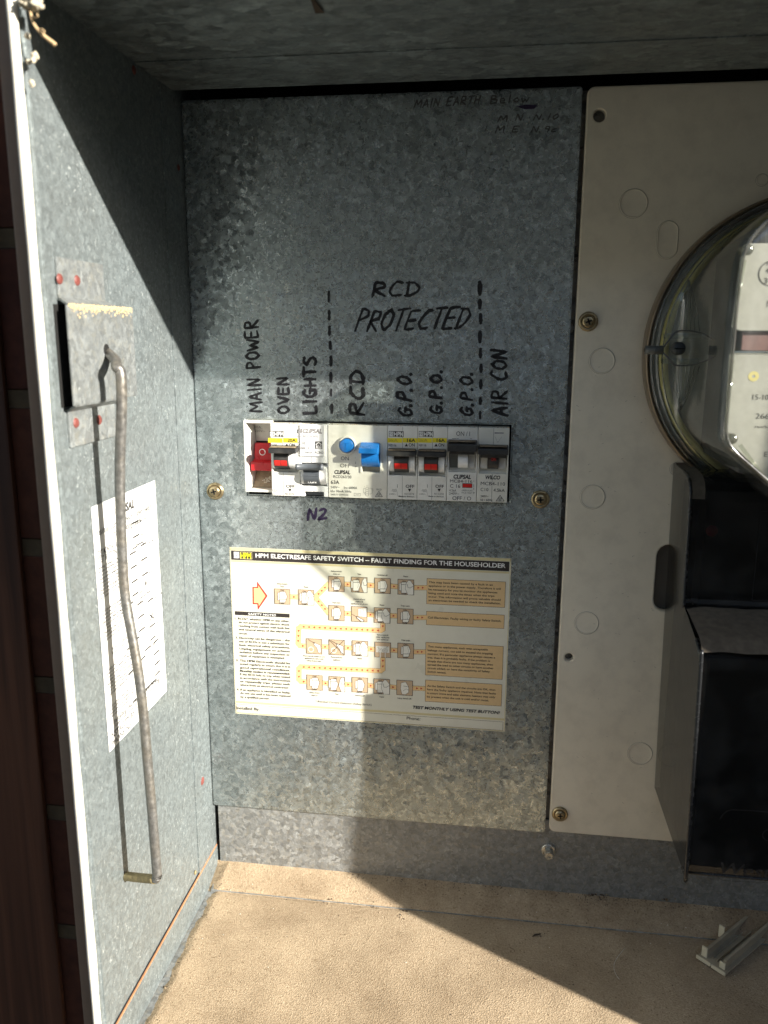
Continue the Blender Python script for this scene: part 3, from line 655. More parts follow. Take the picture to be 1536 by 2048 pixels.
def word(mb, t, p0, p1, p2, wd, m, y=0.0, dbl=.35, jit=.05, gap=.28):
    """p0/p1 = photo pixels of the baseline ends, p2 = pixel above p0 at capital height"""
    A = PY(*p0, y); Bv = PY(*p1, y)-A; V = PY(*p2, y)-A; tot = sum(WD.get(c, .85)+gap for c in t)-gap; x = 0
    for ch in t:
        cw = WD.get(ch, .85); sc = random.uniform(.93, 1.06)
        for st in SF[ch]:
            for rep in range(2 if (random.random() < dbl and ch != '.') else 1):
                P = [A+Bv*((x+cw*(a+random.uniform(-jit, jit)))/tot)+V*((b*sc)+random.uniform(-jit, jit)) for a, b in st]
                stroke(mb, P, wd*(1.35 if ch == '.' else 1), m, y)
        x += cw+gap
mb = MB(); K = 'ink_black'
word(mb, 'MAIN POWER', (524, 822), (515, 641), (499, 824), 1.15, K)
word(mb, 'OVEN', (578, 826), (577, 755), (556, 827), 1.2, K)
word(mb, 'LIGHTS', (632, 827), (631, 713), (609, 828), 1.55, K, dbl=.5)
word(mb, 'RCD', (727, 831), (727, 744), (700, 828), 1.5, K)
word(mb, 'G.P.O.', (823, 834), (823, 745), (796, 828), 1.4, K)
word(mb, 'G.P.O.', (884, 828), (884, 740), (859, 826), 1.4, K)
word(mb, 'G.P.O.', (945, 832), (945, 745), (920, 828), 1.3, K)
word(mb, 'AIR CON', (1014, 831), (1013, 702), (984, 828), 1.35, K)
word(mb, 'RCD', (744, 592), (836, 590), (749, 564), 1.25, K, dbl=.6)
word(mb, 'PROTECTED', (708, 662), (930, 656), (722, 622), 1.25, K, dbl=.55, gap=.22)
d7 = zm(480, 540, 5.12); d8 = zm(760, 540, 5.12)
for x, a, b, wf in ((908, 215, 330, 1), (915, 410, 515, 1.2), (917, 570, 670, 1.2), (925, 725, 815, 1.2), (930, 880, 980, 1.4), (930, 1045, 1150, 1.1), (933, 1215, 1295, .9), (938, 1370, 1470, 1.2)):
    for k in range(2): stroke(mb, [PY(*d7(x+random.uniform(-4, 4), a+8)), PY(*d7(x+random.uniform(-3, 3), b-8))], 1.25*wf, K, 0)
for x, a, b, wf in ((1023, 115, 255, 1.6), (1022, 300, 400, 1.5), (1030, 445, 555, 1.3), (1022, 625, 745, 1.6), (1030, 800, 900, 1.4), (1035, 960, 1050, 1.4), (1033, 1120, 1220, 1.3), (1027, 1305, 1380, 1.3), (1025, 1440, 1530, 1)):
    for k in range(2): stroke(mb, [PY(*d8(x+random.uniform(-4, 4), a+10)), PY(*d8(x+random.uniform(-3, 3), b-10))], 1.25*wf, K, 0)
word(mb, 'N2', (615, 1040), (653, 1037), (617, 1019), 1.25, 'ink_purple', dbl=.8)
F = 'ink_faint'
word(mb, 'MAIN EARTH', (828, 216), (958, 207), (832, 200), .62, F)
word(mb, 'Below', (981, 207), (1056, 204), (983, 192), .62, F)
word(mb, 'M N', (996, 244), (1043, 241), (1000, 231), .6, F); word(mb, 'N.10', (1066, 240), (1116, 238), (1071, 229), .6, F)
word(mb, 'M E', (990, 266), (1036, 264), (994, 253), .6, F); word(mb, 'N.9c', (1062, 265), (1112, 264), (1067, 253), .6, F)
a = [PY(*q, 0) for q in ((1032, 213), (1052, 209), (1076, 211), (1068, 218), (1050, 219))]
for p in a: p.y = -.3
mb.poly(a, 'ink_purple')
mb.build('handwriting', panel)
# ------------------------------------------------------------------ circuit breakers
YFc = -6.0
F1 = Face(YFc, zx1); F2 = Face(YFc, zx2)
ZTOP, ZBOT = -55.6, -100.9
def X1(x): return F1.p(x, 500).x
def Z1(y): return F1.p(700, y).z
def X2(x): return F2.p(x, 550).x
def Z2(y): return F2.p(700, y).z
def drum(mb, x0, x1, zc, r, yc, m, a0=-math.pi*.98, a1=-.02*math.pi, n=22):
    vs = []; fs = []
    for i in range(n+1):
        a = a0+(a1-a0)*i/n
        y = yc+r*math.sin(a); z = zc+r*1.0*math.cos(a)
        vs += [(x0, y, z), (x1, y, z)]
    fs = [(2*i, 2*i+1, 2*i+3, 2*i+2) for i in range(n)]
    mb.add(vs, fs, m, True)
    mb.add([vs[2*i] for i in range(n+1)], [tuple(range(n+1))], m); mb.add([vs[2*i+1] for i in range(n+1)], [tuple(range(n+1))], m)
def breaker_case(par, x0, x1, zr1, zr0, wall=1.6, m='white_plastic', mid=True, floor_y=-1.5, depth=28, seam=None, cheeks=True, yb=None):
    """case: upper plate, lower plate, recess between them (zr1 top, zr0 bottom of the recess)"""
    a, b = x0+.12, x1-.12; mb = MB()
    mb.box(a, b, YFc, depth, zr1, ZTOP, m, bev=.35); mb.box(a, b, YFc, depth, ZBOT, zr0, m, bev=.35)
    mb.box(a, b, floor_y, depth, zr0-.1, zr1+.1, m)
    mb.box(a, a+wall, YFc+.25, depth, zr0-.3, zr1+.3, m, bev=.25); mb.box(b-wall, b, YFc+.25, depth, zr0-.3, zr1+.3, m, bev=.25)
    c = mb.build('case', par)
    if seam:
        mb = MB(); mb.box(seam-.09, seam+.09, YFc-.05, YFc+1, ZBOT+.3, zr0-.2, 'print_grey'); mb.box(seam-.09, seam+.09, YFc-.05, YFc+1, zr1+.2, ZTOP-.3, 'print_grey'); mb.build('seam', par)
    return c
def house_logo(fc, mb, x0, y0, x1, y1, k=.12, ink_='print_white', hole='print_black'):
    w_, h = x1-x0, y1-y0
    fc.rect(mb, x0, y0, x1, y1, ink_, k)
    fc.line(mb, [(x0+w_*.16, y0+h*.38), (x0+w_*.36, y0+h*.16)], .22, hole, k+.05); fc.line(mb, [(x0+w_*.64, y0+h*.16), (x0+w_*.84, y0+h*.38)], .22, hole, k+.05)
    fc.line(mb, [(x0+w_*.5, y0+h*.45), (x0+w_*.5, y0+h*.72)], .28, hole, k+.05)
    fc.line(mb, [(x0+w_*.05, y0+h*.5), (x0+w_*.16, y0+h*.5), (x0+w_*.16, y0+h*.98)], .12, hole, k+.05); fc.line(mb, [(x0+w_*.95, y0+h*.5), (x0+w_*.84, y0+h*.5), (x0+w_*.84, y0+h*.98)], .12, hole, k+.05)
def breaker_hpm(x0, x1, amp, code, label, dusty=False):
    fc = F2; dx = (x0-X2(140))/(X2(440)-X2(140))*300         # shift in zoom-2 units
    sx = (x1-x0)/(X2(440)-X2(140))
    def T(v): return 140+dx+(v-140)*sx
    t = empty('circuit_breaker', ((x0+x1)/2, 10, ZBOT), label, 'breaker', 'circuit breakers in the row')
    zr1, zr0 = Z2(402), Z2(682)
    breaker_case(t, x0, x1, zr1, zr0, seam=X2(T(290)), m='white_plastic', wall=.9)
    mb = MB()                                                  # curved cheeks either side of the toggle
    for a, b in ((x0+1.1, X2(T(206))), (X2(T(354)), x1-1.6)):
        mb = MB(); drum(mb, a, b, Z2(545), 6.6, YFc+4.2, 'bright_plastic'); mb.build('cheek', t)
    mb = MB(); zc = Z2(545)
    drum(mb, X2(T(211)), X2(T(349)), zc, 6.8, YFc+3.2, 'black_plastic')
    tg = mb.build('toggle', t)
    mb = MB(); xa, xb = x0+.35, x1-.45; zz1, zz0 = Z2(405), Z2(470)
    mb.hull([(xa, YFc-1, zz0+.6), (xb, YFc-1, zz0+.6), (xb, YFc-1, zz1+.2), (xa, YFc-1, zz1+.2), (xa, YFc-7.2, zz0), (xb, YFc-7.2, zz0), (xb, YFc-7.2, zz1-.8), (xa, YFc-7.2, zz1-.8)], 'black_plastic', bev=.7, seg=3)
    mb.box(xa+.9, xb-.9, YFc-6.6, YFc-1.6, zz1-.30, zz1+.12, 'dusty_black' if not dusty else 'dusty_plastic', bev=.1)
    mb.build('handle', tg)
    mb = MB(); r = 6.95; n = 6; zr, zq = Z2(548), Z2(608)
    vs = []
    for i in range(n+1):
        z = zr+(zq-zr)*i/n; y = (YFc+3.2)-math.sqrt(max(0, r*r-(z-zc)**2)); vs += [(X2(T(218)), y, z), (X2(T(345)), y, z)]
    mb.add(vs, [(2*i, 2*i+1, 2*i+3, 2*i+2) for i in range(n)], 'flag_red', True)
    xm = X2(T(282)); mb.add([(xm-.1, v[1]-.04, v[2]) for v in vs[::2]]+[(xm+.1, v[1]-.04, v[2]) for v in vs[::2]], [(i, i+n+1, i+n+2, i+1) for i in range(n)], 'print_black')
    mb.build('red_band', tg)
    mb = MB()
    fc.rect(mb, T(155), 215, T(302), 276, 'print_black', .08)
    house_logo(fc, mb, T(160), 221, T(198), 271, .13)
    fc.text(mb, 'HPM', T(204), 268, T(297), 44, 'print_white', bold=.03, k=.13)
    fc.rect(mb, T(141), 286, T(286), 336, 'yellow_print', .08); fc.rect(mb, T(292), 286, T(438), 336, 'yellow_print', .08)
    fc.text(mb, '3kA', T(153), 325, T(243), 32, 'print_olive', k=.13)
    fc.text(mb, amp, T(335), 325, T(420), 32, 'print_black', bold=.03, k=.13)
    fc.text(mb, code, T(153), 372, T(230), 24, 'print_black', bold=.015, k=.1)
    fc.poly(mb, [(T(312), 373), (T(347), 373), (T(329), 341)], 'print_black', .1)
    fc.text(mb, 'ON', T(352), 373, T(412), 32, 'print_black', bold=.02, k=.1)
    fc.text(mb, 'OFF', T(322), 795, T(408), 30, 'print_black', bold=.015, k=.1)
    fc.poly(mb, [(T(344), 806), (T(378), 806), (T(361), 838)], 'print_black', .1)
    fc.text(mb, 'N13374', T(312), 868, T(405), 20, 'print_grey', k=.1)
    fc.text(mb, 'Made in Belgium', T(252), 889, T(408), 13, 'print_black', bold=.02, k=.1)
    fc.text(mb, '240V~', T(158), 866, T(226), 13, 'print_grey', k=.1)
    fc.line(mb, [(T(240), 885), (T(240), 850), (T(225), 805)], .1, 'print_grey'); fc.line(mb, [(T(240), 762), (T(240), 795)], .22, 'print_black')
    fc.line(mb, [(T(180), 828), (T(190), 828), (T(190), 812), (T(205), 812), (T(205), 828), (T(195), 828), (T(197), 836), (T(228), 836)], .12, 'print_grey'); fc.ring(mb, T(217), 822, 9, .12, 'print_grey')
    mb.build('printed_marks', t)
    mb = MB(); mb.lathe((x1-.9, YFc+.3, Z2(570)), [(.8, 0), (.8, -.2), (.1, -.25)], 'meter_base_grey', n=16); mb.build('catch', t)
    return t
mods = [-139.9, -121.5, -103.6, -66.5, -48.0, -29.9, -11.7, 6.9]
breaker_hpm(mods[0], mods[1], '20A', 'N3120', 'white 20A breaker with a dust-topped black handle, under the OVEN lettering', dusty=True)
breaker_hpm(mods[3], mods[4], '16A', 'N3116', 'white 16A yellow-banded breaker immediately right of the wide blue-switched safety switch', dusty=False)
breaker_hpm(mods[4], mods[5], '16A', 'N3116', 'white 16A yellow-banded breaker beside the ON / I breaker with the small red window', dusty=False)
# main switch: open recessed box with a red rocker
x0, x1 = X1(88), mods[0]
t = empty('main_switch', ((x0+x1)/2, 10, ZBOT), 'recessed red main switch in a chipped white frame under MAIN POWER', 'switch', 'circuit breakers in the row')
mb = MB(); zT, zB_ = Z1(122), Z1(860); yf = -4.5; yd = 16.0
mb.box(x0, x0+1.6, yf, yd, zB_, zT, 'white_plastic', bev=.3); mb.box(x0+1.5, x1-.1, yf, yd, zT-1.5, zT, 'ivory_plastic', bev=.3); mb.box(x0+1.5, x1-.1, yf, yd, zB_, zB_+1.6, 'ivory_plastic', bev=.3)
mb.build('case', t)
mb = MB()
xa, xb = x0+1.6, x1-.1
xi = xa+2.6; zi1 = zT-1.5; 
mb.poly([(xa, yf+.6, zi1), (xi, 9, zi1-1), (xi, 9, zB_+3), (xa, yf+.6, zB_+1.6)], 'white_plastic')       # slanted left wall
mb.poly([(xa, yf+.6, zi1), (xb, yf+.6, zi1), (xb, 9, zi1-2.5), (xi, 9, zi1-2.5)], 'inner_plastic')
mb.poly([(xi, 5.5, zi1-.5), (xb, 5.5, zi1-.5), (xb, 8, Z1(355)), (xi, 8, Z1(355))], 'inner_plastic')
mb.poly([(xi, 8, Z1(350)), (xb, 8, Z1(350)), (xb, 9, Z1(680)), (xi, 9, Z1(680))], 'recess_shade')
mb.poly([(xi, 8, Z1(650)), (xb, 8, Z1(650)), (xb, 2.0, zB_+1.7), (xi-1, 2.0, zB_+1.7)], 'dusty_plastic')
mb.build('recess', t)
mb = MB(); cx, cz = X1(268)+.5, Z1(760)
for i in range(26):
    a = random.uniform(0, 6.28); r = random.random()**.7*2.6; b = bmesh.new(); bmesh.ops.create_icosphere(b, subdivisions=1, radius=random.uniform(.25, .75))
    zz = cz+r*math.sin(a)*.8; yy = 8+(Z1(650)-zz)/(Z1(650)-zB_-1.7)*(-6.0)
    for v in b.verts: v.co.y *= .35; v.co += Vector((cx+r*math.cos(a)*1.2, yy-.05, zz))
    mb.bm(b, 'mould_spot', True)
mb.build('pale_deposit', t)
mb = MB(); xr0, xr1 = xi+.1, xb-.15
zu, zm_, zl = Z1(350)-1.4, Z1(545), Z1(655)
mb.hull([(xr0, 9, zm_), (xr1, 9, zm_), (xr1, 9, zu), (xr0, 9, zu), (xr0, 2.6, zm_), (xr1, 2.6, zm_), (xr1, 4.6, zu), (xr0, 4.6, zu)], 'red_plastic', bev=.3)
mb.hull([(xr0-.3, 5, zl), (xr1, 5, zl), (xr1, 5, zm_+.9), (xr0-.3, 5, zm_+.9), (xr0-.8, -2.2, zl+.6), (xr1-.2, -2.2, zl+.6), (xr1-.2, -2.2, zm_-.9), (xr0-.9, -2.2, zm_-.9)], 'red_plastic', bev=.45)
rk = mb.build('rocker', t)
Fr = Face(3.1, zx1); mb = MB(); Fr.ring(mb, 282, 430, 29, .5, 'print_white', k=.5); mb.build('off_mark', rk)
Fw = Face(6.2, zx1); mb = MB(); Fw.text(mb, '80A', 205, 183, 268, 20, 'print_grey', k=.9); Fw.line(mb, [(185, 191), (285, 191)], .12, 'print_grey', k=.8); Fw.text(mb, '250V~', 205, 222, 312, 22, 'print_grey', k=.8)
mb.build('printed_marks', t)
# residual current breaker with the dark grey handle
x0, x1 = mods[1], mods[2]
t = empty('circuit_breaker', ((x0+x1)/2, 10, ZBOT), 'bright white breaker with a slate grey handle marked ON, under LIGHTS', 'breaker', 'circuit breakers in the row')
mb = MB(); a, b = x0+.12, x1-.12
mb.box(a, b, YFc+.3, 28, Z1(540), ZTOP, 'bright_plastic', bev=.3)
mb.box(a, b, YFc+.3, 28, Z1(835), Z1(778), 'bright_plastic', bev=.3)
mb.box(a, a+2.6, YFc+.3, 28, ZBOT, Z1(833), 'bright_plastic', bev=.3); mb.box(b-2.8, b, YFc+.3, 28, ZBOT, Z1(833), 'bright_plastic', bev=.3)
mb.box(a, b, -1.0, 28, Z1(782), Z1(538), 'bright_plastic'); mb.box(a, a+.8, YFc+.5, 28, Z1(780), Z1(540), 'bright_plastic', bev=.2); mb.box(b-.8, b, YFc+.5, 28, Z1(780), Z1(540), 'bright_plastic', bev=.2)
mb.build('case', t)
mb = MB(); mb.box(a+2.5, b-2.7, -1.8, 4, ZBOT+.2, Z1(838), 'grey_handle', bev=.2); mb.build('lower_clip', t)
mb = MB(); mb.box(a+.15, X1(922), YFc-.5, YFc+.6, Z1(472), Z1(152), 'bright_plastic', bev=.3); mb.build('front_label', t)
mb = MB(); drum(mb, a+.9, X1(703), Z1(668), 6.4, YFc+4.2, 'bright_plastic'); mb.build('cheek', t); mb = MB(); drum(mb, X1(868), b-.9, Z1(668), 6.4, YFc+4.2, 'bright_plastic'); mb.build('cheek', t)
mb = MB(); zc = Z1(665); drum(mb, X1(706), X1(864), zc, 6.5, YFc+3.2, 'grey_handle')
for zz in (Z1(640), Z1(662)):
    y = YFc+3.2-math.sqrt(6.5**2-(zz-zc)**2); mb.box(X1(708), X1(862), y-.25, y+.5, zz-.2, zz+.2, 'grey_handle', bev=.1)
tg = mb.build('toggle', t)
mb = MB(); xa, xb = X1(640), X1(914); z1_, z0_ = Z1(540), Z1(603)
mb.tube([(xa, YFc-4.4, (z1_+z0_)/2), (xa+1.3, YFc-4.4, (z1_+z0_)/2), (xa+1.5, YFc-4.4, (z1_+z0_)/2), ((xa+xb)/2, YFc-4.8, (z1_+z0_)/2+.25), (xb-1.6, YFc-4.4, (z1_+z0_)/2), (xb-1.4, YFc-4.4, (z1_+z0_)/2), (xb, YFc-4.4, (z1_+z0_)/2)], 2.0, 'grey_handle', n=18, radii=[1.9, 2.05, 1.85, 1.95, 1.85, 2.05, 1.9])
mb.box(X1(712), X1(858), YFc-4.5, YFc, z0_-.4, z0_+2, 'grey_handle', bev=.5)
mb.build('handle', tg)
mb = MB(); zz = Z1(748); y = YFc+3.2-math.sqrt(6.5**2-(zz+.7-zc)**2); ft = Face(y-.55, zx1); ft.text(mb, '1.ON', 748, 748, 832, 24, 'print_white', bold=.015, k=0); mb.build('on_mark', tg)
fl = Face(YFc-.5, zx1); mb = MB()
fl.poly(mb, [(648, 234), (663, 234), (668, 190), (653, 190)], 'print_pale'); fl.poly(mb, [(669, 234), (685, 234), (690, 190), (674, 190)], 'print_pale')
fl.text(mb, 'CLIPSAL', 694, 235, 893, 44, 'print_pale', bold=.035, shear=.2)
fl.text(mb, 'RCBE210/30S', 648, 277, 848, 22, 'print_pale'); fl.text(mb, 'C10', 652, 353, 720, 30, 'print_grey')
fl.frame(mb, 655, 372, 765, 402, .12, 'print_pale'); fl.line(mb, [(735, 372), (735, 402)], .12, 'print_pale'); fl.text(mb, '4500', 668, 397, 724, 18, 'print_pale', bold=.02); fl.text(mb, '3', 744, 397, 758, 18, 'print_pale', bold=.02)
fl.frame(mb, 655, 420, 706, 446, .12, 'print_pale'); fl.text(mb, '30mA', 716, 445, 792, 22, 'print_grey'); fl.text(mb, 'RCBO', 817, 445, 905, 22, 'print_grey')
fl.rect(mb, 818, 320, 894, 400, 'print_grey', .08)
fl.line(mb, [(830, 352), (857, 332), (884, 352)], .45, 'print_white', .14); fl.line(mb, [(834, 356), (834, 390), (880, 390), (880, 356)], .3, 'print_white', .14); fl.ring(mb, 853, 378, 11, .3, 'print_white', .14)
mb.build('printed_marks', t)
mb = MB(); xm = X1(785); mb.box(xm-.08, xm+.08, YFc+.2, YFc+1, Z1(538), Z1(480), 'print_grey'); xm = X1(803); mb.box(xm-.08, xm+.08, YFc+.2, YFc+1, Z1(834), Z1(780), 'print_grey'); mb.build('seam', t)
# safety switch with blue toggle and test button
x0, x1 = mods[2], mods[3]
t = empty('safety_switch', ((x0+x1)/2, 10, ZBOT), 'double-width white safety switch with blue toggle and round T test button', 'switch', 'circuit breakers in the row')
xs0, xs1 = X1(1283), X2(72)                     # toggle slot
a, b = x0+.12, x1-.12; zr1, zr0 = Z1(330), Z1(622)
mb = MB()
mb.box(a, b, YFc, 28, zr1, ZTOP, 'ivory_plastic', bev=.4); mb.box(a, b, YFc, 28, ZBOT, zr0, 'ivory_plastic', bev=.4)
mb.box(a, xs0, YFc, 28, zr0-.3, zr1+.3, 'ivory_plastic', bev=.2); mb.box(xs1, b, YFc, 28, zr0-.3, zr1+.3, 'ivory_plastic', bev=.2); mb.box(xs0-.1, xs1+.1, 0, 28, zr0-.1, zr1+.1, 'inner_plastic')
mb.build('case', t)
mb = MB(); mb.box(xs0-.1, xs0+1.0, YFc-.6, 0, zr0-.1, zr1+.1, 'ivory_plastic', bev=.3); mb.build('cheek', t); mb = MB(); mb.box(xs1-1.2, xs1+.1, YFc-.6, 0, zr0-.1, zr1+.1, 'ivory_plastic', bev=.3); mb.build('cheek', t)
c = F1.p(1150, 360)
mb = MB(); mb.lathe((c.x, YFc, c.z), [(5.6, .3), (5.6, -1.4), (5.3, -1.8), (4.7, -1.8), (4.5, -1.3), (4.4, 1)], 'ivory_plastic', n=44, capend=False); mb.build('button_collar', t)
mb = MB(); mb.lathe((c.x, YFc, c.z), [(4.2, .5), (4.2, -2.9), (3.9, -3.3), (.1, -3.35)], 'blue_plastic', n=40); bt = mb.build('test_button', t)
mb = MB(); ff = Face(YFc-3.35, lambda x, y: zx1(x, y)); cc = Vector((c.x, YFc-3.5, c.z))
for pz in ((-1.6, 1.6, 1.5, 1.9), (-.28, .28, -2.1, 1.5)): mb.box(c.x+pz[0], c.x+pz[1], YFc-3.5, YFc-3.2, c.z+pz[2], c.z+pz[3], 'blue_plastic', bev=.05)
mb.build('letter_t', bt)
mb = MB(); xa, xb = xs0+1.0, xs1-1.5; z_t, z_m, z_b = Z1(315)-.2, Z1(440), Z1(580)
drum(mb, xa+.3, xb, (z_t+z_b)/2-.6, 6.6, YFc+2.2, 'blue_plastic')
mb.hull([(xa-.6, YFc, z_m+1.4), (xb+.1, YFc, z_m+1.4), (xb+.1, YFc, z_t+.2), (xa-.6, YFc, z_t+.2), (xa-.6, YFc-9.0, z_m+1.8), (xb+.1, YFc-9.0, z_m+1.8), (xb+.1, YFc-9.0, z_t-2.6), (xa-.6, YFc-9.0, z_t-2.6)], 'blue_plastic', bev=.5)
mb.build('toggle', t)
mb = MB(); f = F1
f.text(mb, 'ON', 1085, 513, 1165, 38, 'print_grey'); f.text(mb, 'OFF', 1077, 587, 1180, 38, 'print_grey')
f.text(mb, 'CLIPSAL', 1018, 652, 1180, 36, 'print_black', bold=.04, shear=.2); f.text(mb, 'RCD263/30', 1008, 695, 1192, 28, 'print_black')
f.text(mb, '63A', 982, 755, 1068, 36, 'print_black', bold=.01); f.text(mb, '240V~', 980, 801, 1070, 23, 'print_grey'); f.text(mb, 'Inc 6000A', 1118, 806, 1252, 24, 'print_grey')
f.text(mb, 'IΔn 30mA 50Hz', 980, 840, 1192, 23, 'print_grey'); f.text(mb, 'SAFETY SWITCH', 980, 874, 1158, 19, 'print_grey')
f.frame(mb, 1220, 852, 1284, 880, .14, 'print_grey'); f.text(mb, '~', 1235, 876, 1270, 26, 'print_grey')
f.text(mb, 'RCD', 1450, 822, 1503, 17, 'print_grey')
f.line(mb, [(1437, 887), (1473, 832), (1510, 887)], .3, 'print_grey', closed=True); f.ring(mb, 1473, 868, 13, .2, 'print_grey'); f.line(mb, [(1465, 866), (1472, 874), (1486, 856)], .22, 'print_grey')
for q in ([(1315, 805), (1340, 805), (1340, 845), (1315, 845), (1315, 805)], [(1340, 795), (1365, 795), (1365, 880), (1340, 880), (1340, 795)], [(1365, 800), (1395, 800), (1405, 820), (1405, 850), (1385, 860), (1365, 860)], [(1320, 850), (1340, 870)], [(1340, 815), (1365, 815)], [(1340, 835), (1365, 835)], [(1340, 858), (1365, 858)], [(1410, 800), (1415, 830)]): f.line(mb, q, .13, 'print_grey')
for q in ((1325, 792), (1345, 785), (1360, 785)): f.text(mb, '1', q[0], q[1], None, 12, 'print_grey')
for yy in (490, 535, 548, 580): f.text(mb, 'I' if yy < 500 else ('8' if yy < 570 else 'O'), 1231, yy+6, None, 12, 'print_black')
mb.build('printed_marks', t)
# breaker with ON / I and red window
def mcb(x0, x1, label, hz1, hz0, core, wilco):
    t = empty('circuit_breaker', ((x0+x1)/2, 10, ZBOT), label, 'breaker', 'circuit breakers in the row')
    zr1, zr0 = Z2(400 if wilco else 385), Z2(640 if wilco else 632)
    breaker_case(t, x0, x1, zr1, zr0, m='white_plastic' if not wilco else 'ivory_plastic', wall=.9, floor_y=-2.0, seam=X2(1205) if wilco else None)
    mb = MB(); xa, xb = x0+.3, x1-.5
    c0, c1 = (X2(850), X2(950)) if not wilco else (X2(1153), X2(1265))
    mb.box(x0+1.6, c0-.1, YFc+1.0, 0, Z2(590), zr1, 'milky' if not wilco else 'inner_plastic', bev=.2); mb.build('slot_block', t); mb = MB(); mb.box(c1+.1, x1-1.6, YFc+1.0, 0, Z2(590), zr1, 'inner_plastic', bev=.2)
    mb.build('slot_block', t)
    mb = MB(); drum(mb, c0, c1, (Z2(455)+Z2(592))/2+.6, 5.0, YFc+3.2, core); tg = mb.build('toggle', t)
    mb = MB()
    mb.hull([(xa, YFc-.5, hz0), (xb, YFc-.5, hz0), (xb, YFc-.5, hz1+.2), (xa, YFc-.5, hz1+.2), (xa, YFc-8.6, hz0+.6), (xb, YFc-8.6, hz0+.6), (xb, YFc-8.6, hz1-1.6), (xa, YFc-8.6, hz1-1.6)], 'black_plastic', bev=.6)
    mb.box(xa+.8, xb-.8, YFc-7.8, YFc-.8, hz1-.4, hz1-.02, 'dusty_black', bev=.1)
    mb.box(xa+1.4, xb-1.2, YFc-5, YFc+1, hz0-1.6, hz0+.4, 'black_plastic', bev=.3)
    mb.build('handle', tg)
    mb = MB(); f = F2
    if not wilco:
        f.text(mb, 'ON / I', 832, 263, 972, 44, 'print_black'); f.text(mb, 'CLIPSAL', 803, 700, 982, 38, 'print_black', bold=.04, shear=.2)
        f.text(mb, 'MCB4-116', 768, 741, 996, 30, 'print_black'); f.text(mb, 'C 16', 768, 795, 872, 36, 'print_black'); f.text(mb, '4.5kA', 760, 833, 832, 23, 'print_black')
        f.text(mb, '240V~', 758, 866, 862, 24, 'print_black'); f.text(mb, 'OFF / O', 792, 920, 984, 38, 'print_black')
        f.text(mb, 'GREEN FLAG', 888, 830, 997, 15, 'print_grey'); f.text(mb, 'MCB TRIP', 888, 855, 990, 15, 'print_grey'); f.ring(mb, 1011, 847, 7, .2, 'print_black')
        f.line(mb, [(1012, 722), (1012, 735)], .2, 'print_black'); f.line(mb, [(1012, 762), (1012, 785)], .25, 'print_black'); f.line(mb, [(1012, 795), (1012, 815)], .25, 'print_black')
        f.line(mb, [(790, 292), (830, 292)], .25, 'print_black'); f.line(mb, [(835, 292), (858, 292)], .2, 'print_black'); f.poly(mb, [(975, 297), (992, 297), (983, 290)], 'print_black')
    else:
        f.text(mb, 'WILCO', 1130, 706, 1282, 36, 'print_black', bold=.04, shear=.2); f.text(mb, 'MCB4-110', 1082, 768, 1332, 34, 'print_black')
        f.text(mb, 'C10', 1080, 829, 1160, 32, 'print_black'); f.text(mb, '4.5kA', 1212, 836, 1328, 32, 'print_black'); f.text(mb, '240V~', 1080, 892, 1162, 20, 'print_black', bold=.01); f.text(mb, '50 / 60Hz', 1078, 930, 1202, 22, 'print_black', bold=.01)
        f.line(mb, [(1240, 932), (1281, 873), (1322, 932)], .32, 'print_black', closed=True); f.ring(mb, 1281, 912, 14, .22, 'print_black'); f.line(mb, [(1272, 910), (1280, 919), (1295, 898)], .24, 'print_black')
        f.line(mb, [(1228, 272), (1258, 332), (1300, 272)], .12, 'print_pale'); f.rect(mb, 1225, 228, 1318, 243, 'print_pale', .06)
        f.text(mb, 'N', 1205, 525, 1240, 24, 'red_print', bold=.02, k=.2) if False else None
    mb.build('printed_marks', t)
    if not wilco:
        mb = MB(); p = F2.p(895, 750); q = F2.p(995, 798); mb.box(p.x, q.x, YFc-.12, YFc+.5, q.z, p.z, 'print_black'); mb.box(p.x+.3, q.x-.3, YFc-.3, YFc, q.z+.3, p.z-.3, 'flag_red', bev=.1); mb.build('trip_window', t)
    else:
        zc = (Z2(455)+Z2(592))/2+.6; mb = MB(); ft = Face(YFc-1.95, zx2); ft.text(mb, 'ON', 1188, 520, 1238, 30, 'red_print', bold=.02, k=.0); mb.build('on_mark', tg)
mcb(mods[5], mods[6], 'white breaker reading ON / I above its black handle, red window below', Z2(300), Z2(412), 'bright_plastic', False)
mcb(mods[6], mods[7], 'end breaker of the row under AIR CON, dusty top and black handle', Z2(342), Z2(440), 'black_plastic', True)
# grime ledge along the top of the slot
mb = MB()
for i in range(170):
    x = random.uniform(-140, 7); b = bmesh.new(); bmesh.ops.create_icosphere(b, subdivisions=1, radius=random.uniform(.12, .42))
    yy = random.uniform(-5.6, -.5)
    for v in b.verts: v.co = Vector((v.co.x*1.4+x, v.co.y+yy, v.co.z*.5+ZTOP+.05))
    mb.bm(b, random.choice(['ochre_dust', 'debris_dark', 'ochre_dust']))
tag(mb.build('dirt'), 'brown grit lying on top of the row of breakers', 'dirt', kind='stuff')
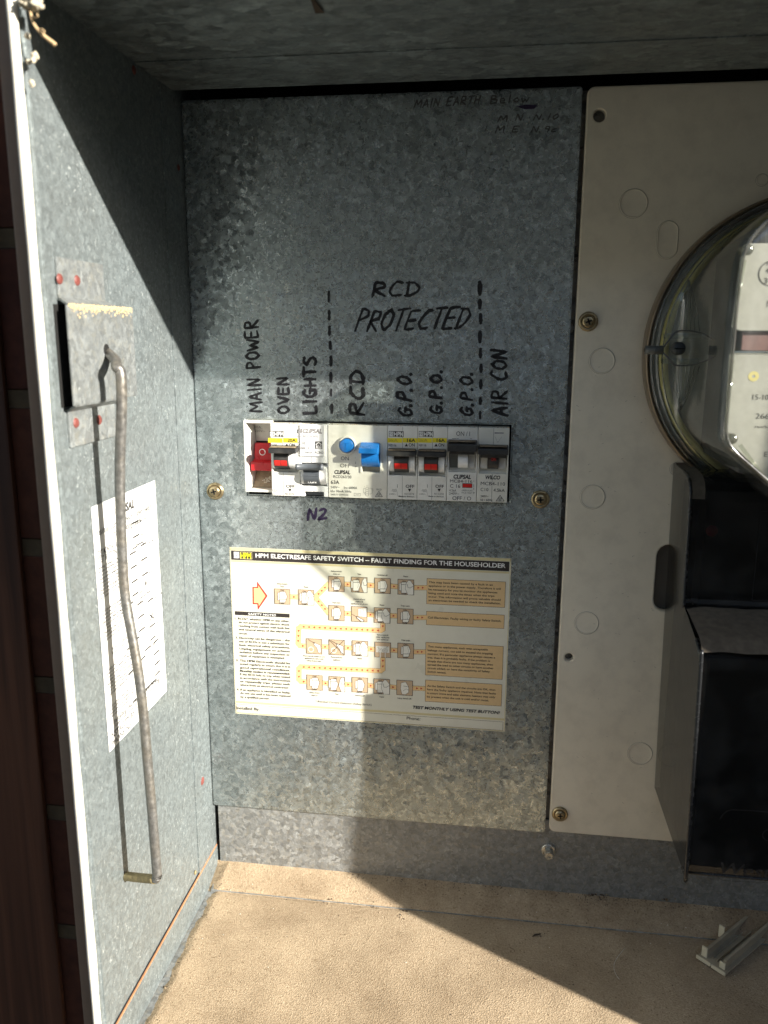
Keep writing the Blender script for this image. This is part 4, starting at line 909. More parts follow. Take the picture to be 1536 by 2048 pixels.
# ------------------------------------------------------------------ instruction sticker on the switch panel
z3 = zm(450, 1080, 5.297); z4 = zm(730, 1090, 5.12); z5 = zm(450, 1270, 5.297); z6 = zm(730, 1270, 5.12)
YP = -.35
D3, D4, D5, D6 = Face(YP, z3), Face(YP, z4), Face(YP, z5), Face(YP, z6)
A, Bc = PY(461, 1095, YP), PY(1009, 1463, YP); A2 = PY(1024, 1116, YP)
sx0, sx1, sz1, sz0 = -170.9, 10.9, -137.2, -254.5
nxs, nzs = 60, 40
mb = MB(); vs = []
for j in range(nzs+1):
    for i in range(nxs+1):
        x = sx0+(sx1-sx0)*i/nxs; z = sz0+(sz1-sz0)*j/nzs
        # the bottom corner on the right is lifted a touch
        lift = .10*max(0, math.sin((z-sz1)*.9+math.sin(x*.05)*1.5))*math.exp(-abs(z-(sz1-9))/3)
        vs.append((x, YP-lift, z))
mb.add(vs, [(j*(nxs+1)+i, j*(nxs+1)+i+1, (j+1)*(nxs+1)+i+1, (j+1)*(nxs+1)+i) for j in range(nzs) for i in range(nxs)], 'paper', True)
st = mb.build('instruction_sticker'); tag(st, 'cream sticker with a flow chart and safety notes, headed by a black title bar', 'sticker')
mb = MB()
D = D3
mb_rect = lambda a, b, m, k: mb.poly([(a.x, YP-k, a.z), (a.x, YP-k, b.z), (b.x, YP-k, b.z), (b.x, YP-k, a.z)], m)
V = Vector
def wr(x0, x1, z1, z0, m, k): mb.poly([(x0, YP-k, z1), (x0, YP-k, z0), (x1, YP-k, z0), (x1, YP-k, z1)], m)
bz1, bz0 = D3.p(63, 110).z, D3.p(63, 208).z
wr(sx0+.3, sx1-.3, sz1-.2, bz1+.2, 'gold_strip', .05); wr(sx0+1.0, sx1-1.2, bz1, bz0, 'bar_black', .08); wr(sx0+1.0, sx1-1.2, bz0-.25, bz0-1.5, 'gold_strip', .05)
wr(sx0+.25, sx0+.6, sz1-.3, sz0+.3, 'gold_strip', .05); wr(sx1-.7, sx1-.3, sz1-.3, sz0+.3, 'gold_strip', .05); wr(sx0+.3, sx1-.3, sz0+.7, sz0+.3, 'gold_strip', .05)
gz = D5.p(110, 710).z; wr(sx0+.6, sx1-.7, gz+1.0, gz-.5, 'gold_strip', .05)
bb1, bb0 = D5.p(115, 730).z, D5.p(115, 820).z
for (p, q, r, s_) in ((sx0+1, sx1-1.4, bb1, bb1-.2), (sx0+1, sx1-1.4, bb0+.2, bb0), (sx0+1, sx0+1.2, bb1, bb0), (sx1-1.6, sx1-1.4, bb1, bb0)): wr(p, q, r, s_, 'line_brown', .09)
mb.build('borders', st)
mb = MB()
house_logo(D3, mb, 93, 124, 152, 194, .14); D3.frame(mb, 161, 126, 287, 203, .25, 'gold_strip', .14); D3.text(mb, 'HPM', 164, 192, 277, 57, 'print_yellow', bold=.035, k=.16)
zbl = D3.p(325, 190).z
pl_, pr_ = D3.p(325, 190), D4.p(1440, 228)
text(mb, 'HPM ELECTRESAFE SAFETY SWITCH – FAULT FINDING FOR THE HOUSEHOLDER', (pl_.x, YP-.14, (pl_.z+pr_.z)/2), UX, UZ, pr_.x-pl_.x, 2.75, 'print_white', bold=.022)
mb.build('title_lettering', st)
# diagram
mb = MB()
def tri(fc, x, y, dirn, s=13, k=.2):
    dx, dy = dirn; px_, py_ = -dy, dx
    fc.poly(mb, [(x+dx*s*.9, y+dy*s*.9), (x-dx*s*.7+px_*s*.8, y-dy*s*.7+py_*s*.8), (x-dx*s*.7-px_*s*.8, y-dy*s*.7-py_*s*.8)], 'red_print', k)
def band(fc, pts, wd=3.05):
    fc.line(mb, pts, wd+.3, 'line_brown', .06); fc.line(mb, pts, wd, 'band_orange', .09)
E0 = Face(YP, lambda x, y: (x, y))           # photo pixels
def to(zf, x, y): return zf(x, y)
# connectors between tiles (photo pixels)
def conn(a, b, two=False):
    band(E0, [a, b]); ax, ay = a; bx, by = b
    for t_ in ((.33, .67) if two else (.5,)): tri(E0, ax+(bx-ax)*t_, ay+(by-ay)*t_, (1, .06), 2.6)
T3 = lambda x, y: z3(x, y)
rows = {
 'a': [z3(607, 598), z3(860, 607)], 'b': [z3(1181, 465), z3(1423, 474), z4(180, 417), z4(418, 430)], 'c': [z3(1181, 773), z3(1423, 785), z4(175, 720), z4(412, 729)],
 'd': [z5(944, 119), z5(1185, 130), z5(1430, 141), z6(182, 151), z6(416, 161)], 'e': [z5(950, 503), z5(1186, 518), z5(1429, 528), z6(172, 526), z6(406, 540)]}
for k_, cs in rows.items():
    for a_, b_ in zip(cs[:-1], cs[1:]): conn((a_[0]+16, a_[1]+.5), (b_[0]-16, b_[1]-.5))
for a_, b_ in ((z4(503, 437), z4(637, 437)), (z4(495, 742), z4(632, 742)), (z6(500, 172), z6(625, 172)), (z6(490, 543), z6(620, 549))): conn(a_, b_, True)
jn = z3(945, 607)
for tgt, s_ in ((z3(1095, 468), -1), (z3(1095, 770), 1)):
    band(E0, [(jn[0]+4, jn[1]+s_*2), tgt])
    for t_ in (.22, .48, .74): tri(E0, jn[0]+4+(tgt[0]-jn[0]-4)*t_, jn[1]+s_*2+(tgt[1]-jn[1]-s_*2)*t_, (.7, .7*s_), 2.6)
def snake(p):
    band(E0, p)
    for a_, b_ in zip(p[:-1], p[1:]):
        L_ = math.hypot(b_[0]-a_[0], b_[1]-a_[1]); n_ = int(L_/10)
        d_ = ((b_[0]-a_[0])/L_, (b_[1]-a_[1])/L_)
        for i in range(n_): tri(E0, a_[0]+(b_[0]-a_[0])*(i+.5)/n_, a_[1]+(b_[1]-a_[1])*(i+.5)/n_, d_, 2.6)
snake([z4(183, 803), z4(183, 862), z4(160, 875), z3(805, 917), z3(782, 935), z5(776, 90), z5(795, 112), z5(860, 118)])
snake([z6(183, 235), z6(183, 350), z6(160, 367), z5(805, 336), z5(785, 355), z5(784, 470), z5(805, 492), z5(868, 495)])
# big red arrow
D3.poly(mb, [(340, 438), (452, 592), (348, 742), (343, 682), (294, 680), (291, 496), (340, 496)], 'red_print', .08)
D3.poly(mb, [(352, 478), (430, 592), (358, 702), (355, 668), (307, 666), (305, 508), (352, 508)], 'band_orange', .12)
def tile(c, kind):
    x, y = c; fc = E0; h = 16.2
    fc.rect(mb, x-h, y-h, x+h, y+h, 'print_black', .2)
    fc.rect(mb, x-h+.9, y-h+.9, x+h-.9, y+h-.9, 'tile_tan', .24)
    P = 'tile_paper'; kk = .28
    def sw(ox, on):
        fc.poly(mb, [(x-6+ox, y-10), (x+5+ox, y-10), (x+9+ox, y), (x+5+ox, y+12), (x-6+ox, y+12)], P, kk)
        fc.rect(mb, x-10+ox, y-8, x-6+ox, y+7, P, kk)
        fc.line(mb, [(x-6+ox, y-10), (x+5+ox, y-10), (x+9+ox, y), (x+5+ox, y+12), (x-6+ox, y+12)], .26, 'print_black', kk+.04, True)
        fc.line(mb, [(x-10+ox, y-8), (x-6+ox, y-8)], .14, 'print_black', kk+.04); fc.line(mb, [(x-10+ox, y-8), (x-10+ox, y+7), (x-6+ox, y+7)], .24, 'print_black', kk+.04)
        yy = y+6 if not on else y-5
        fc.line(mb, [(x-6+ox, yy), (x+6.5+ox, yy)], .26, 'print_black', kk+.04); fc.line(mb, [(x+3+ox, y-8), (x+5+ox, y), (x+3+ox, y+6)], .12, 'print_grey', kk+.04)
    if kind in ('off', 'on'):
        sw(1, kind == 'on'); fc.text(mb, 'ON', x-4, y-11, x+3.5, 3, 'print_black', bold=.02, k=kk+.02); fc.text(mb, 'OFF', x-5.5, y+15.2, x+4.5, 3, 'print_black', bold=.02, k=kk+.02)
    elif kind in ('reset', 'test'):
        sw(-3 if kind == 'reset' else -6.5, True)
        ox = 0 if kind == 'reset' else 5
        fc.poly(mb, [(x-1+ox, y+3), (x+1+ox, y-8), (x+5+ox, y-13.5), (min(x+9+ox, x+15), y-13), (x+15.2, y-6 if ox else y-4), (x+15.2, y+15.2), (x+4+ox, y+15.2)], P, kk+.06)
        fc.line(mb, [(x+4+ox, y+15.2), (x-1+ox, y+3), (x+1+ox, y-8), (x+5+ox, y-13.5), (min(x+9+ox, x+15), y-13), (x+15.2, y-5)], .18, 'print_black', kk+.1)
        fc.line(mb, [(x+3+ox, y-6), (x+4.5+ox, y+1), (min(x+9+ox, x+14.5), y+1.5), (x+15, y-2)], .22, 'print_black', kk+.1)
        fc.text(mb, 'ON', x-7, y-10.5, x, 2.8, 'print_black', bold=.02, k=kk+.02); fc.text(mb, 'OFF', x-8, y+15, x+1, 2.8, 'print_black', bold=.02, k=kk+.02)
    elif kind == 'plug':
        fc.poly(mb, [(x-2, y-11), (x+15, y-13), (x+15, y+6), (x-2, y+4)], P, kk); fc.line(mb, [(x-2, y-11), (x+15, y-13), (x+15, y+6), (x-2, y+4)], .16, 'print_black', kk+.04, True); fc.rect(mb, x+3, y-10, x+8, y+2, 'tile_paper', kk+.06); fc.line(mb, [(x+3, y-10), (x+8, y-10), (x+8, y+2), (x+3, y+2)], .12, 'print_black', kk+.1, True)
        fc.line(mb, [(x-14, y), (x-4, y+6)], .25, 'print_black', kk+.04); fc.poly(mb, [(x-5, y+4), (x+10, y+12), (x+6, y+16), (x-4, y+8)], P, kk+.12); fc.line(mb, [(x-5, y+4), (x+10, y+12), (x+6, y+15.5), (x-4, y+8)], .3, 'print_black', kk+.16, True)
    elif kind in ('drill', 'cross'):
        fc.poly(mb, [(x, y-8), (x+13, y-2), (x+14, y+12), (x+9, y+13), (x+6, y+3), (x, y-3)], P, kk); fc.line(mb, [(x, y-8), (x+13, y-2), (x+14, y+12), (x+9, y+13), (x+6, y+3), (x, y-3)], .22, 'print_black', kk+.04, True)
        fc.line(mb, [(x-12, y-14), (x+2, y-6)], .3, 'print_black', kk+.05); fc.ring(mb, x-6, y+6, 5, .5, 'tile_paper', kk+.04)
        if kind == 'cross': fc.line(mb, [(x-15, y-15), (x+15, y+15)], .22, 'print_black', kk+.1); fc.line(mb, [(x+15, y-15), (x-15, y+15)], .22, 'print_black', kk+.1)
    elif kind == 'socket':
        fc.rect(mb, x-13, y-8, x+13, y+6, P, kk)
        for s_ in (-5, 5): fc.ring(mb, x+s_, y+1, 4, .7, 'tile_paper', kk+.08); fc.ring(mb, x+s_, y+1, 4.6, .14, 'print_black', kk+.1); fc.ring(mb, x+s_, y+1, 2, .14, 'print_black', kk+.1); fc.line(mb, [(x+s_, y+1), (x+s_, y+15)], .5, 'tile_paper', kk+.12); fc.ring(mb, x+s_*1.8, y-5, 1.6, .12, 'print_black', kk+.1)
    elif kind == 'device':
        fc.poly(mb, [(x-7, y-10), (x+2, y-12), (x+8, y-2), (x+8, y+9), (x+2, y+13), (x-5, y+13), (x-8, y+2)], P, kk); fc.line(mb, [(x-7, y-10), (x+2, y-12), (x+8, y-2), (x+8, y+9), (x+2, y+13), (x-5, y+13), (x-8, y+2)], .16, 'print_black', kk+.04, True); fc.line(mb, [(x-2, y-4), (x+8, y-2)], .22, 'print_black', kk+.04); fc.line(mb, [(x-3, y+6), (x+3, y+2), (x+8, y+4)], .14, 'print_black', kk+.04)
for c_, k_ in zip(rows['a'], ('off', 'reset')): tile(c_, k_)
for c_, k_ in zip(rows['b'], ('on', 'test', 'off', 'reset')): tile(c_, k_)
for c_, k_ in zip(rows['c'], ('off', 'plug', 'reset', 'off')): tile(c_, k_)
for c_, k_ in zip(rows['d'], ('drill', 'cross', 'reset', 'socket', 'off')): tile(c_, k_)
for c_, k_ in zip(rows['e'], ('on', 'test', 'off', 'reset', 'device')): tile(c_, k_)
def tbox(fc, x0, y0, x1, y1):
    a = fc.p(x0, y0); b = fc.p(x1, y1); h = .12
    wr2 = lambda p, q, r, s_, m, k: mb.poly([(p, YP-k, r), (p, YP-k, s_), (q, YP-k, s_), (q, YP-k, r)], m)
    wr2(a.x-h, b.x+h, a.z+h, b.z-h, 'line_brown', .10); wr2(a.x+h, b.x-h, a.z-h, b.z+h, 'tan_box', .14)
tbox(D4, 635, 342, 1430, 640); tbox(D4, 630, 678, 1422, 856); tbox(D6, 623, 74, 1405, 455); tbox(D6, 619, 460, 1395, 728)
mb.build('flow_chart', st)
# small print
mb = MB(); Kp = 'print_black'
def lines(fc, rows_, h, m=Kp, k=.2, bold=0.0, slope=0.0):
    for t_, x0_, y0_, x1_ in rows_:
        # keep each line level in the world: use the mean height of its two ends
        a_ = fc.p(x0_, y0_); b_ = fc.p(x1_, y0_+slope*(x1_-x0_)); c_ = abs(fc.p(x0_, y0_).z-fc.p(x0_, y0_-h).z)
        text(mb, t_, (a_.x, YP-k, (a_.z+b_.z)/2), UX, UZ, b_.x-a_.x, c_, m, bold)
lines(D4, [('This may have been caused by a fault in an', 653, 388, 1308), ('appliance or in the power supply. Therefore it will', 653, 425, 1390), ('be necessary for you to monitor the appliances', 650, 463, 1355), ('being used and note the times when the trips', 650, 500, 1325), ('occur. This information will prove valuable should', 650, 537, 1388), ('an electrician be needed to check the installation.', 650, 573, 1390), ('Call Electrician. Faulty wiring or faulty Safety Switch.', 645, 752, 1395)], 20, bold=.014, slope=.045)
lines(D6, [('Too many appliances, each with acceptable', 645, 125, 1258), ('leakage current, can add to exceed the tripping', 642, 163, 1308), ('current. If a particular appliance always causes a', 641, 201, 1332), ('trip, then it is probably faulty. If the problem is', 640, 238, 1280), ('simply that there are too many appliances, then', 640, 275, 1310), ('spread the load to other circuits or have another', 640, 311, 1316), ('circuit added, or have the sensitivity of Safety', 640, 347, 1278), ('Switch tested.', 640, 383, 830),
 ('As the Safety Switch and the circuits are OK, then', 637, 530, 1335), ('have the faulty appliance repaired. Note that faults', 636, 567, 1340), ('in steam irons and tube element heaters may only', 636, 604, 1333), ('be present when the unit is cold and/or moist.', 635, 641, 1268)], 19, bold=.014, slope=.055)
a_ = D3.p(105, 757); b_ = D3.p(684, 778); z1_ = (a_.z+b_.z)/2; z0_ = z1_-(D3.p(105, 757).z-D3.p(105, 797).z)
mb.poly([(a_.x, YP-.1, z1_), (a_.x, YP-.1, z0_), (b_.x, YP-.1, z0_), (b_.x, YP-.1, z1_)], 'bar_black')
zc_ = z0_+.55; xa_ = D3.p(248, 793).x; xb_ = D3.p(540, 793).x; text(mb, 'SAFETY NOTES', (xa_, YP-.2, zc_), UX, UZ, xb_-xa_, 1.35, 'print_white', bold=.02)
lines(D3, [('1. RCDs*, whether HPM or any other,', 108, 845, 688), ('do not protect against electric shock', 148, 884, 686), ('resulting from contact with both live', 148, 922, 686), ('and neutral wires of the electrical', 148, 960, 686), ('circuit.', 148, 998, 242)], 22, bold=.012, slope=.035)
lines(D5, [('2. Electricity can be dangerous – the', 114, 40, 690), ('use of RCDs is not a substitute for', 152, 80, 690), ('basic electrical safety precautions.', 155, 118, 690), ('Unplug equipment to achieve', 157, 157, 690), ('isolation before any inspection or', 158, 194, 690), ('repair of equipment is attempted.', 158, 231, 636), ('3. The HPM Electresafe should be', 120, 282, 692), ('tested regularly to ensure that it is in', 160, 320, 692), ('good operational condition.', 161, 358, 692),
 ('If the RCD fails to trip when tested', 162, 430, 692), ('in accordance with the instructions', 163, 468, 694), ('or repeatedly trips, please seek', 164, 505, 694), ('advice from an electrical contractor.', 165, 542, 684), ('4. If an appliance is identified as faulty,', 128, 592, 694), ('do not use until it has been repaired', 166, 630, 696), ('by a qualified person.', 168, 667, 476)], 22, bold=.012, slope=.04)
lines(D5, [('Monthly testing is recommended.', 161, 394, 692)], 22, bold=.02, slope=.04)
lines(D5, [('Installed By:', 125, 790, 368)], 30, bold=.008, slope=.02)
lines(D6, [('Phone:', 427, 866, 566)], 30, bold=.004, slope=.04)
a_ = D6.p(490, 748); b_ = D6.p(1380, 812); text(mb, 'TEST MONTHLY USING TEST BUTTON!', (a_.x, YP-.2, (a_.z+b_.z)/2), UX, UZ, b_.x-a_.x, 1.9, Kp, .03, .22)
a_ = D5.p(960, 712); b_ = D6.p(70, 722); text(mb, '* Residual Current Detector (Safety Switch)', (a_.x, YP-.2, (a_.z+b_.z)/2), UX, UZ, b_.x-a_.x, 1.35, Kp, 0, .22)
def cap(c, rows_, y0, h=2.6, dy=5.2):
    for i, t_ in enumerate(rows_): 
        a_ = E0.p(c[0], c[1]+y0+i*dy); text(mb, t_, (a_.x, YP-.2, a_.z), UX, UZ, None, .9, Kp, .02, 0, 'C')
cap(rows['a'][0], ['Safety Switch', 'Trips'], -24); cap(rows['a'][1], ['Reset'], -19.5)
cap(rows['b'][0], ['Safety Switch', 'stays on'], -24); cap(rows['b'][1], ['Test'], -20); cap(rows['b'][2], ['Switches off'], -20); cap(rows['b'][3], ['Reset'], -20)
cap(rows['c'][0], ['Trips again'], -19.5); cap(rows['c'][1], ['Switch off and', 'unplug all', 'appliances on circuit'], -28.5, dy=4.6); cap(rows['c'][2], ['Reset'], -19.5); cap(rows['c'][3], ['Trips again'], -19.5)
cap(rows['d'][0], ['Reconnect & switch on one', 'appliance at a time until', 'Safety Switch trips'], 21, dy=4.7); cap(rows['d'][1], ['Remove faulty', 'appliance'], 21); cap(rows['d'][2], ['Reset'], 21.5); cap(rows['d'][3], ['Reconnect all', 'other appliances', 'and switch on'], -28.5, dy=4.6); cap(rows['d'][4], ['Trips again'], -19.5)
cap(rows['e'][0], ['Safety Switch', 'stays on'], 21.5); cap(rows['e'][1], ['Test'], 21.5); cap(rows['e'][2], ['Switches off'], 22.5); cap(rows['e'][3], ['Reset'], 22); cap(rows['e'][4], ['Safety Switch OK'], 22.5)
mb.build('small_print', st)
# ------------------------------------------------------------------ sticker on the side panel
XS = XW+.3
def W(px, py, h=0.0, dx=0.0): q = PX(px, py, XW+h); q.x += dx; return q
c4 = [PX(*q, XS) for q in ((184.5, 1009), (313, 963), (331, 1387), (216, 1505))]
ya, yb = (c4[0].y+c4[3].y)/2, (c4[1].y+c4[2].y)/2; za, zb2 = (c4[0].z+c4[1].z)/2, (c4[2].z+c4[3].z)/2
mb = MB(); mb.poly([(XS, ya, za), (XS, yb, za), (XS, yb, zb2), (XS, ya, zb2)][::-1], 'white_paper')
ss = mb.build('guide_sticker'); tag(ss, 'white fault finding guide sticker on the side panel behind the bent rod', 'sticker')
mb = MB(); SW, SH = yb-ya, za-zb2; UY = Vector((0, 1, 0))
def sp(u, v, k=.12): return Vector((XS+k, ya+u*SW, za-v*SH))
def st_(t_, u0, v0, u1, cap_, m=Kp, bold=0.008, shear=0.0): text(mb, t_, sp(u0, v0), UY, UZ, (u1-u0)*SW if u1 else None, cap_, m, bold, shear)
def sl(pts, wd, m=Kp, k=.12):
    P = [sp(*q, k) for q in pts]
    for a_, b_ in zip(P[:-1], P[1:]):
        d_ = (b_-a_).normalized(); n_ = Vector((0, -d_.z, d_.y))*wd/2; mb.poly([a_-n_, b_-n_, b_+n_, a_+n_], m)
st_('CLIPSAL', .32, .075, .62, 4.2, bold=.04, shear=.2)
st_('Residual Current Devices (Safety Switch)', .04, .118, .93, 3.3, bold=.004); st_('Fault Finding Guide', .28, .152, .72, 3.3, bold=.004)
st_('TEST MONTHLY USING', .035, .20, .40, 3.0); st_('TEST BUTTON', .035, .226, .30, 3.0)
def para(v0, n_, u0=.035, u1=.42, seed=1, dv=.0148):
    src = ['Warning: Residual Current Devices', 'protect individual persons in', 'most contact with electrical', 'shock at electrical appliances and', 'general electricity supply. If the', 'product with RCD protection is', 'faulty it can be dangerous. Please', 'product contact your electrician', 'for how to test the switch']
    for i in range(n_): st_(src[(i+seed) % 9], u0, v0+i*dv, u1-(.08 if i % 4 == 3 else 0), 1.5, 'print_black')
para(.25, 9, seed=0); para(.425, 9, seed=3); st_('Faulty installation', .14, .60, .40, 1.5, 'print_grey'); st_('Requires Electrician', .14, .618, .42, 1.5, 'print_grey')
para(.67, 8, seed=5); para(.825, 4, seed=2)
st_('Installing Electrician, Please Note:', .10, .905, .84, 2.7, bold=.01); st_('Attach the sticker in a position close to RCD', .10, .922, .88, 1.9, bold=.008)
sl([(0, .933), (1, .933)], .3); st_('INSTALLED BY', .04, .958, .42, 3.0); st_('PHONE No.', .04, .99, .36, 3.0)
def icon(u, v):
    w_, h = .052, .016
    sl([(u-w_, v-h), (u+w_, v-h)], 1.0); sl([(u-w_, v-h), (u-w_, v+h), (u+w_*.8, v+h)], .3); sl([(u+.01, v-h*.6), (u+.01, v+h*.6), (u+w_*.7, v+h*.6), (u+w_*.7, v-h*.5)], .35); sl([(u-.03, v-h*.3), (u-.015, v-h*.3)], .5); sl([(u-.03, v+h*.3), (u-.015, v+h*.3)], .5)
cols = [(.62, .155, 'Safety Switch'), (.62, .215, 'Reset'), (.55, .278, 'ON'), (.55, .338, 'Test'), (.55, .400, ''), (.55, .458, 'Reset'), (.73, .268, 'Safety Switch'), (.73, .332, ''), (.73, .40, 'Reset'), (.62, .51, ''), (.62, .57, ''), (.62, .63, ''), (.80, .53, 'Remove faulty'), (.80, .65, 'Reset'), (.80, .71, ''), (.70, .735, ''), (.85, .735, 'ON'), (.85, .79, 'Test'), (.85, .84, 'Reset'), (.85, .888, 'ON')]
for u, v, t_ in cols:
    icon(u, v); sl([(u, v+.018), (u, v+.034)], .6)
    if t_: st_(t_, u+.07, v-.005, None, 1.3, 'print_grey')
sl([(.62, .235), (.62, .245), (.55, .245), (.55, .255)], .8); sl([(.63, .24), (.73, .24), (.73, .25)], .8); sl([(.72, .42), (.72, .475), (.62, .475), (.62, .49)], .6); sl([(.745, .42), (.745, .475), (.80, .475), (.80, .485)], .6)
sl([(.50, .465), (.36, .480)], 1.1); sl([(.57, .635), (.36, .650)], 1.1); sl([(.65, .74), (.36, .76)], 1.1); sl([(.80, .893), (.40, .893)], 1.1)
sl([(.76, .575), (.84, .61)], .9); sl([(.84, .575), (.76, .61)], .9)
mb.build('printed_text', ss)
# ------------------------------------------------------------------ hasp bracket on the side panel, and the stay rod
br = empty('latch_bracket', (XW, -115, -60), 'galvanised bracket riveted to the side panel, raised plate over a hollow painted shade-dark', 'bracket')
def wallrect(q0, q1, h): a_ = PX(*q0, XW+h); b_ = PX(*q1, XW+h); return a_.y, b_.y, a_.z, b_.z
HB = 7.5
t0, t1 = PX(120, 517, XW+1), PX(208, 562, XW+1)
yT0, yT1 = PX(112, 515, XW+1).y, PX(207, 560, XW+1).y
yR0, yR1 = PX(142, 700, XW+HB).y, PX(270, 700, XW+HB).y
zR1, zR0 = (PX(200, 612, XW+HB).z), (PX(200, 806, XW+HB).z)
zT1 = PX(160, 521, XW+1).z; zL0 = PX(180, 886, XW+1).z; yL1 = PX(232, 870, XW+1).y
mb = MB()
mb.box(XW+.05, XW+1.3, yT0, yT1, zR1+1.5, zT1, 'zinc_bracket', bev=.4); mb.build('mounting_tab', br); mb = MB()
mb.box(XW+.05, XW+1.3, yT0, yL1, zL0, zR0-1.5, 'zinc_bracket', bev=.4)
mb.build('mounting_tab', br)
mb = MB()
mb.box(XW+HB-1.3, XW+HB, yR0, yR1, zR0+.4, zR1-.4, 'zinc_bracket', bev=.5)
hp = mb.build('raised_plate', br)
mb = MB()
mb.hull([(XW+.3, yT0, zR1+2.2), (XW+.3, yT1, zR1+2.2), (XW+.3, yT1, zR1+3.4), (XW+.3, yT0, zR1+3.4), (XW+HB-.4, yR0+1, zR1-1.2), (XW+HB-.4, yT1+1, zR1-1.2), (XW+HB-.4, yT1+1, zR1+.0), (XW+HB-.4, yR0+1, zR1+.0)], 'zinc_bracket', bev=.2); mb.build('bend', br); mb = MB()
mb.hull([(XW+.3, yT0, zR0-3.2), (XW+.3, yL1, zR0-3.2), (XW+.3, yL1, zR0-2.0), (XW+.3, yT0, zR0-2.0), (XW+HB-.4, yR0+1, zR0), (XW+HB-.4, yL1+1, zR0), (XW+HB-.4, yL1+1, zR0+1.2), (XW+HB-.4, yR0+1, zR0+1.2)], 'zinc_bracket', bev=.2)
mb.build('bend', br)
mb = MB()
rng = random.Random(3)
for i in range(700):
    b = bmesh.new(); bmesh.ops.create_icosphere(b, subdivisions=1, radius=rng.uniform(.2, .75)); yy = rng.uniform(yR0+1, yR1-1); zz = zR1-.4+abs(rng.gauss(0, .5))*rng.choice((-1, -2.2, -3.5, .4))
    for v in b.verts: v.co = Vector((v.co.x*.5+XW+HB, v.co.y+yy, v.co.z+zz))
    mb.bm(b, 'ochre_dust')
mb.build('dust_crust', br)
mb = MB(); mb.box(XW+.06, XW+.5, PX(113, 700, XW).y, yR0+14, zR0-.4, zR1, 'recess_shade'); mb.build('slot', br)  # dark box painting the shade in the hollow under the raised plate
for q in ((119, 558), (154, 561), (152, 846), (198, 840)):
    c = PX(*q, XW+1.3); mb = MB(); mb.lathe((XW+1.25, c.y, c.z), [(2.4, 0), (2.0, .6), (1.2, .8), (.1, .85)], 'red_rivet', axis='x', n=20); mb.build('rivet', br)
mb = MB(); c = PX(213, 700, XW+HB); mb.lathe((XW+HB+.08, c.y, c.z), [(2.9, 0), (2.2, .06), (.1, .06)], 'recess_shade', axis='x', n=20); mb.build('pivot_hole', br)
# rod: each pixel is placed where the rod both covers it and throws the shadow seen on the side panel
YSH = -117.9
def rodp(px, py):
    lo, hi = .2, 60
    for _ in range(50):
        h = (lo+hi)/2; p = PX(px, py, XW+h)
        if p.y > YSH-.50*h: lo = h                       # moving away from the wall brings p forward
        else: hi = h
    return PX(px, py, XW+(lo+hi)/2)
YSH = PX(213, 1200, XW).y
R0 = [rodp(*q) for q in ((243, 770), (243, 830), (240, 920), (241, 1020), (245, 1120), (250, 1190), (262, 1260), (276, 1340), (286, 1420), (294, 1510), (303, 1610), (311, 1710), (314, 1748))]
top = PX(213, 704, XW+HB-2); p1 = R0[0]
knee = Vector((p1.x, p1.y, p1.z+6)); 
path = [top, top.lerp(knee, .55)+Vector((.6, 0, 1.2)), knee+Vector((-1.8, 0, 2.0)), knee+Vector((-.2, 0, .2))]+R0
foot = PX(250, 1745, XW); last = R0[-1]
fz_ = last.z-3.4; foot.z = min(foot.z, fz_+1.5)-2.2; path2 = [last, last+Vector((0, 0, -1.2)), Vector((last.x-1.2, last.y+.3, fz_-.3)), Vector(((last.x+foot.x)/2, (last.y+foot.y)/2, (fz_+foot.z)/2)), foot]
rodt = empty('stay_rod', (XW+10, -118, -300), 'bent steel stay rod hooked in the bracket and the side panel', 'rod')
def dense(P, n=5):
    out = []
    for i in range(len(P)-1):
        p0 = P[max(i-1, 0)]; p1_ = P[i]; p2_ = P[i+1]; p3 = P[min(i+2, len(P)-1)]
        for k in range(n):
            t_ = k/n; out.append(.5*((2*p1_)+(-p0+p2_)*t_+(2*p0-5*p1_+4*p2_-p3)*t_*t_+(-p0+3*p1_-3*p2_+p3)*t_**3))
    out.append(P[-1]); return out
mb = MB(); mb.tube(dense(path+path2[1:3]), 2.45, 'rod_steel', n=18); mb.build('shaft', rodt)
mb = MB(); mb.tube(dense([Vector((last.x-1.3, last.y+.2, last.z-3.3)), path2[3], foot]), 2.4, 'rod_rust', n=18); mb.build('hooked_foot', rodt)
# twig and web blobs on the rim at the top
tw = MB(); a_ = PY(62, 22, YF-5); b_ = PY(108, 88, YF-2)
tw.tube(dense([PY(60, 20, YF-5), PY(66, 45, YF-6), PY(78, 62, YF-6), PY(92, 75, YF-5), PY(105, 85, YF-4), PY(110, 90, YF-4)]), .6, 'twig', n=8, radii=[.5+.45*(i/25) for i in range(26)])
tw.tube([PY(76, 60, YF-6), PY(84, 58, YF-7), PY(89, 62, YF-7), PY(88, 66, YF-7)], .3, 'twig', n=6); tw.tube([PY(64, 34, YF-6), PY(72, 36, YF-7), PY(76, 32, YF-8), PY(74, 28, YF-8)], .35, 'twig', n=6)
tag(tw.build('twig'), 'short dry twig caught on the upper corner of the box rim', 'twig')
def blob(q, r, y):
    c = PY(*q, y); b = bmesh.new(); bmesh.ops.create_icosphere(b, subdivisions=3, radius=r)
    for v in b.verts: v.co *= .85+.55*mn.noise(v.co*.9+c); v.co += c
    m_ = MB(); m_.bm(b, 'web', True); return m_
wb = MB()
for q, r, dy in (((70, 5), 3.2, -5), ((50, 6), 2.6, -5), ((60, -6), 3.2, -5), ((57, 124), 1.2, -2), ((70, 112), 1.6, -2), ((64, 168), 1.2, -3), ((66, 122), 1.1, -3), ((54, 72), 1.3, -3)):
    x_ = blob(q, r, YF+dy); wb.add(x_.v, x_.f, 'web', True)
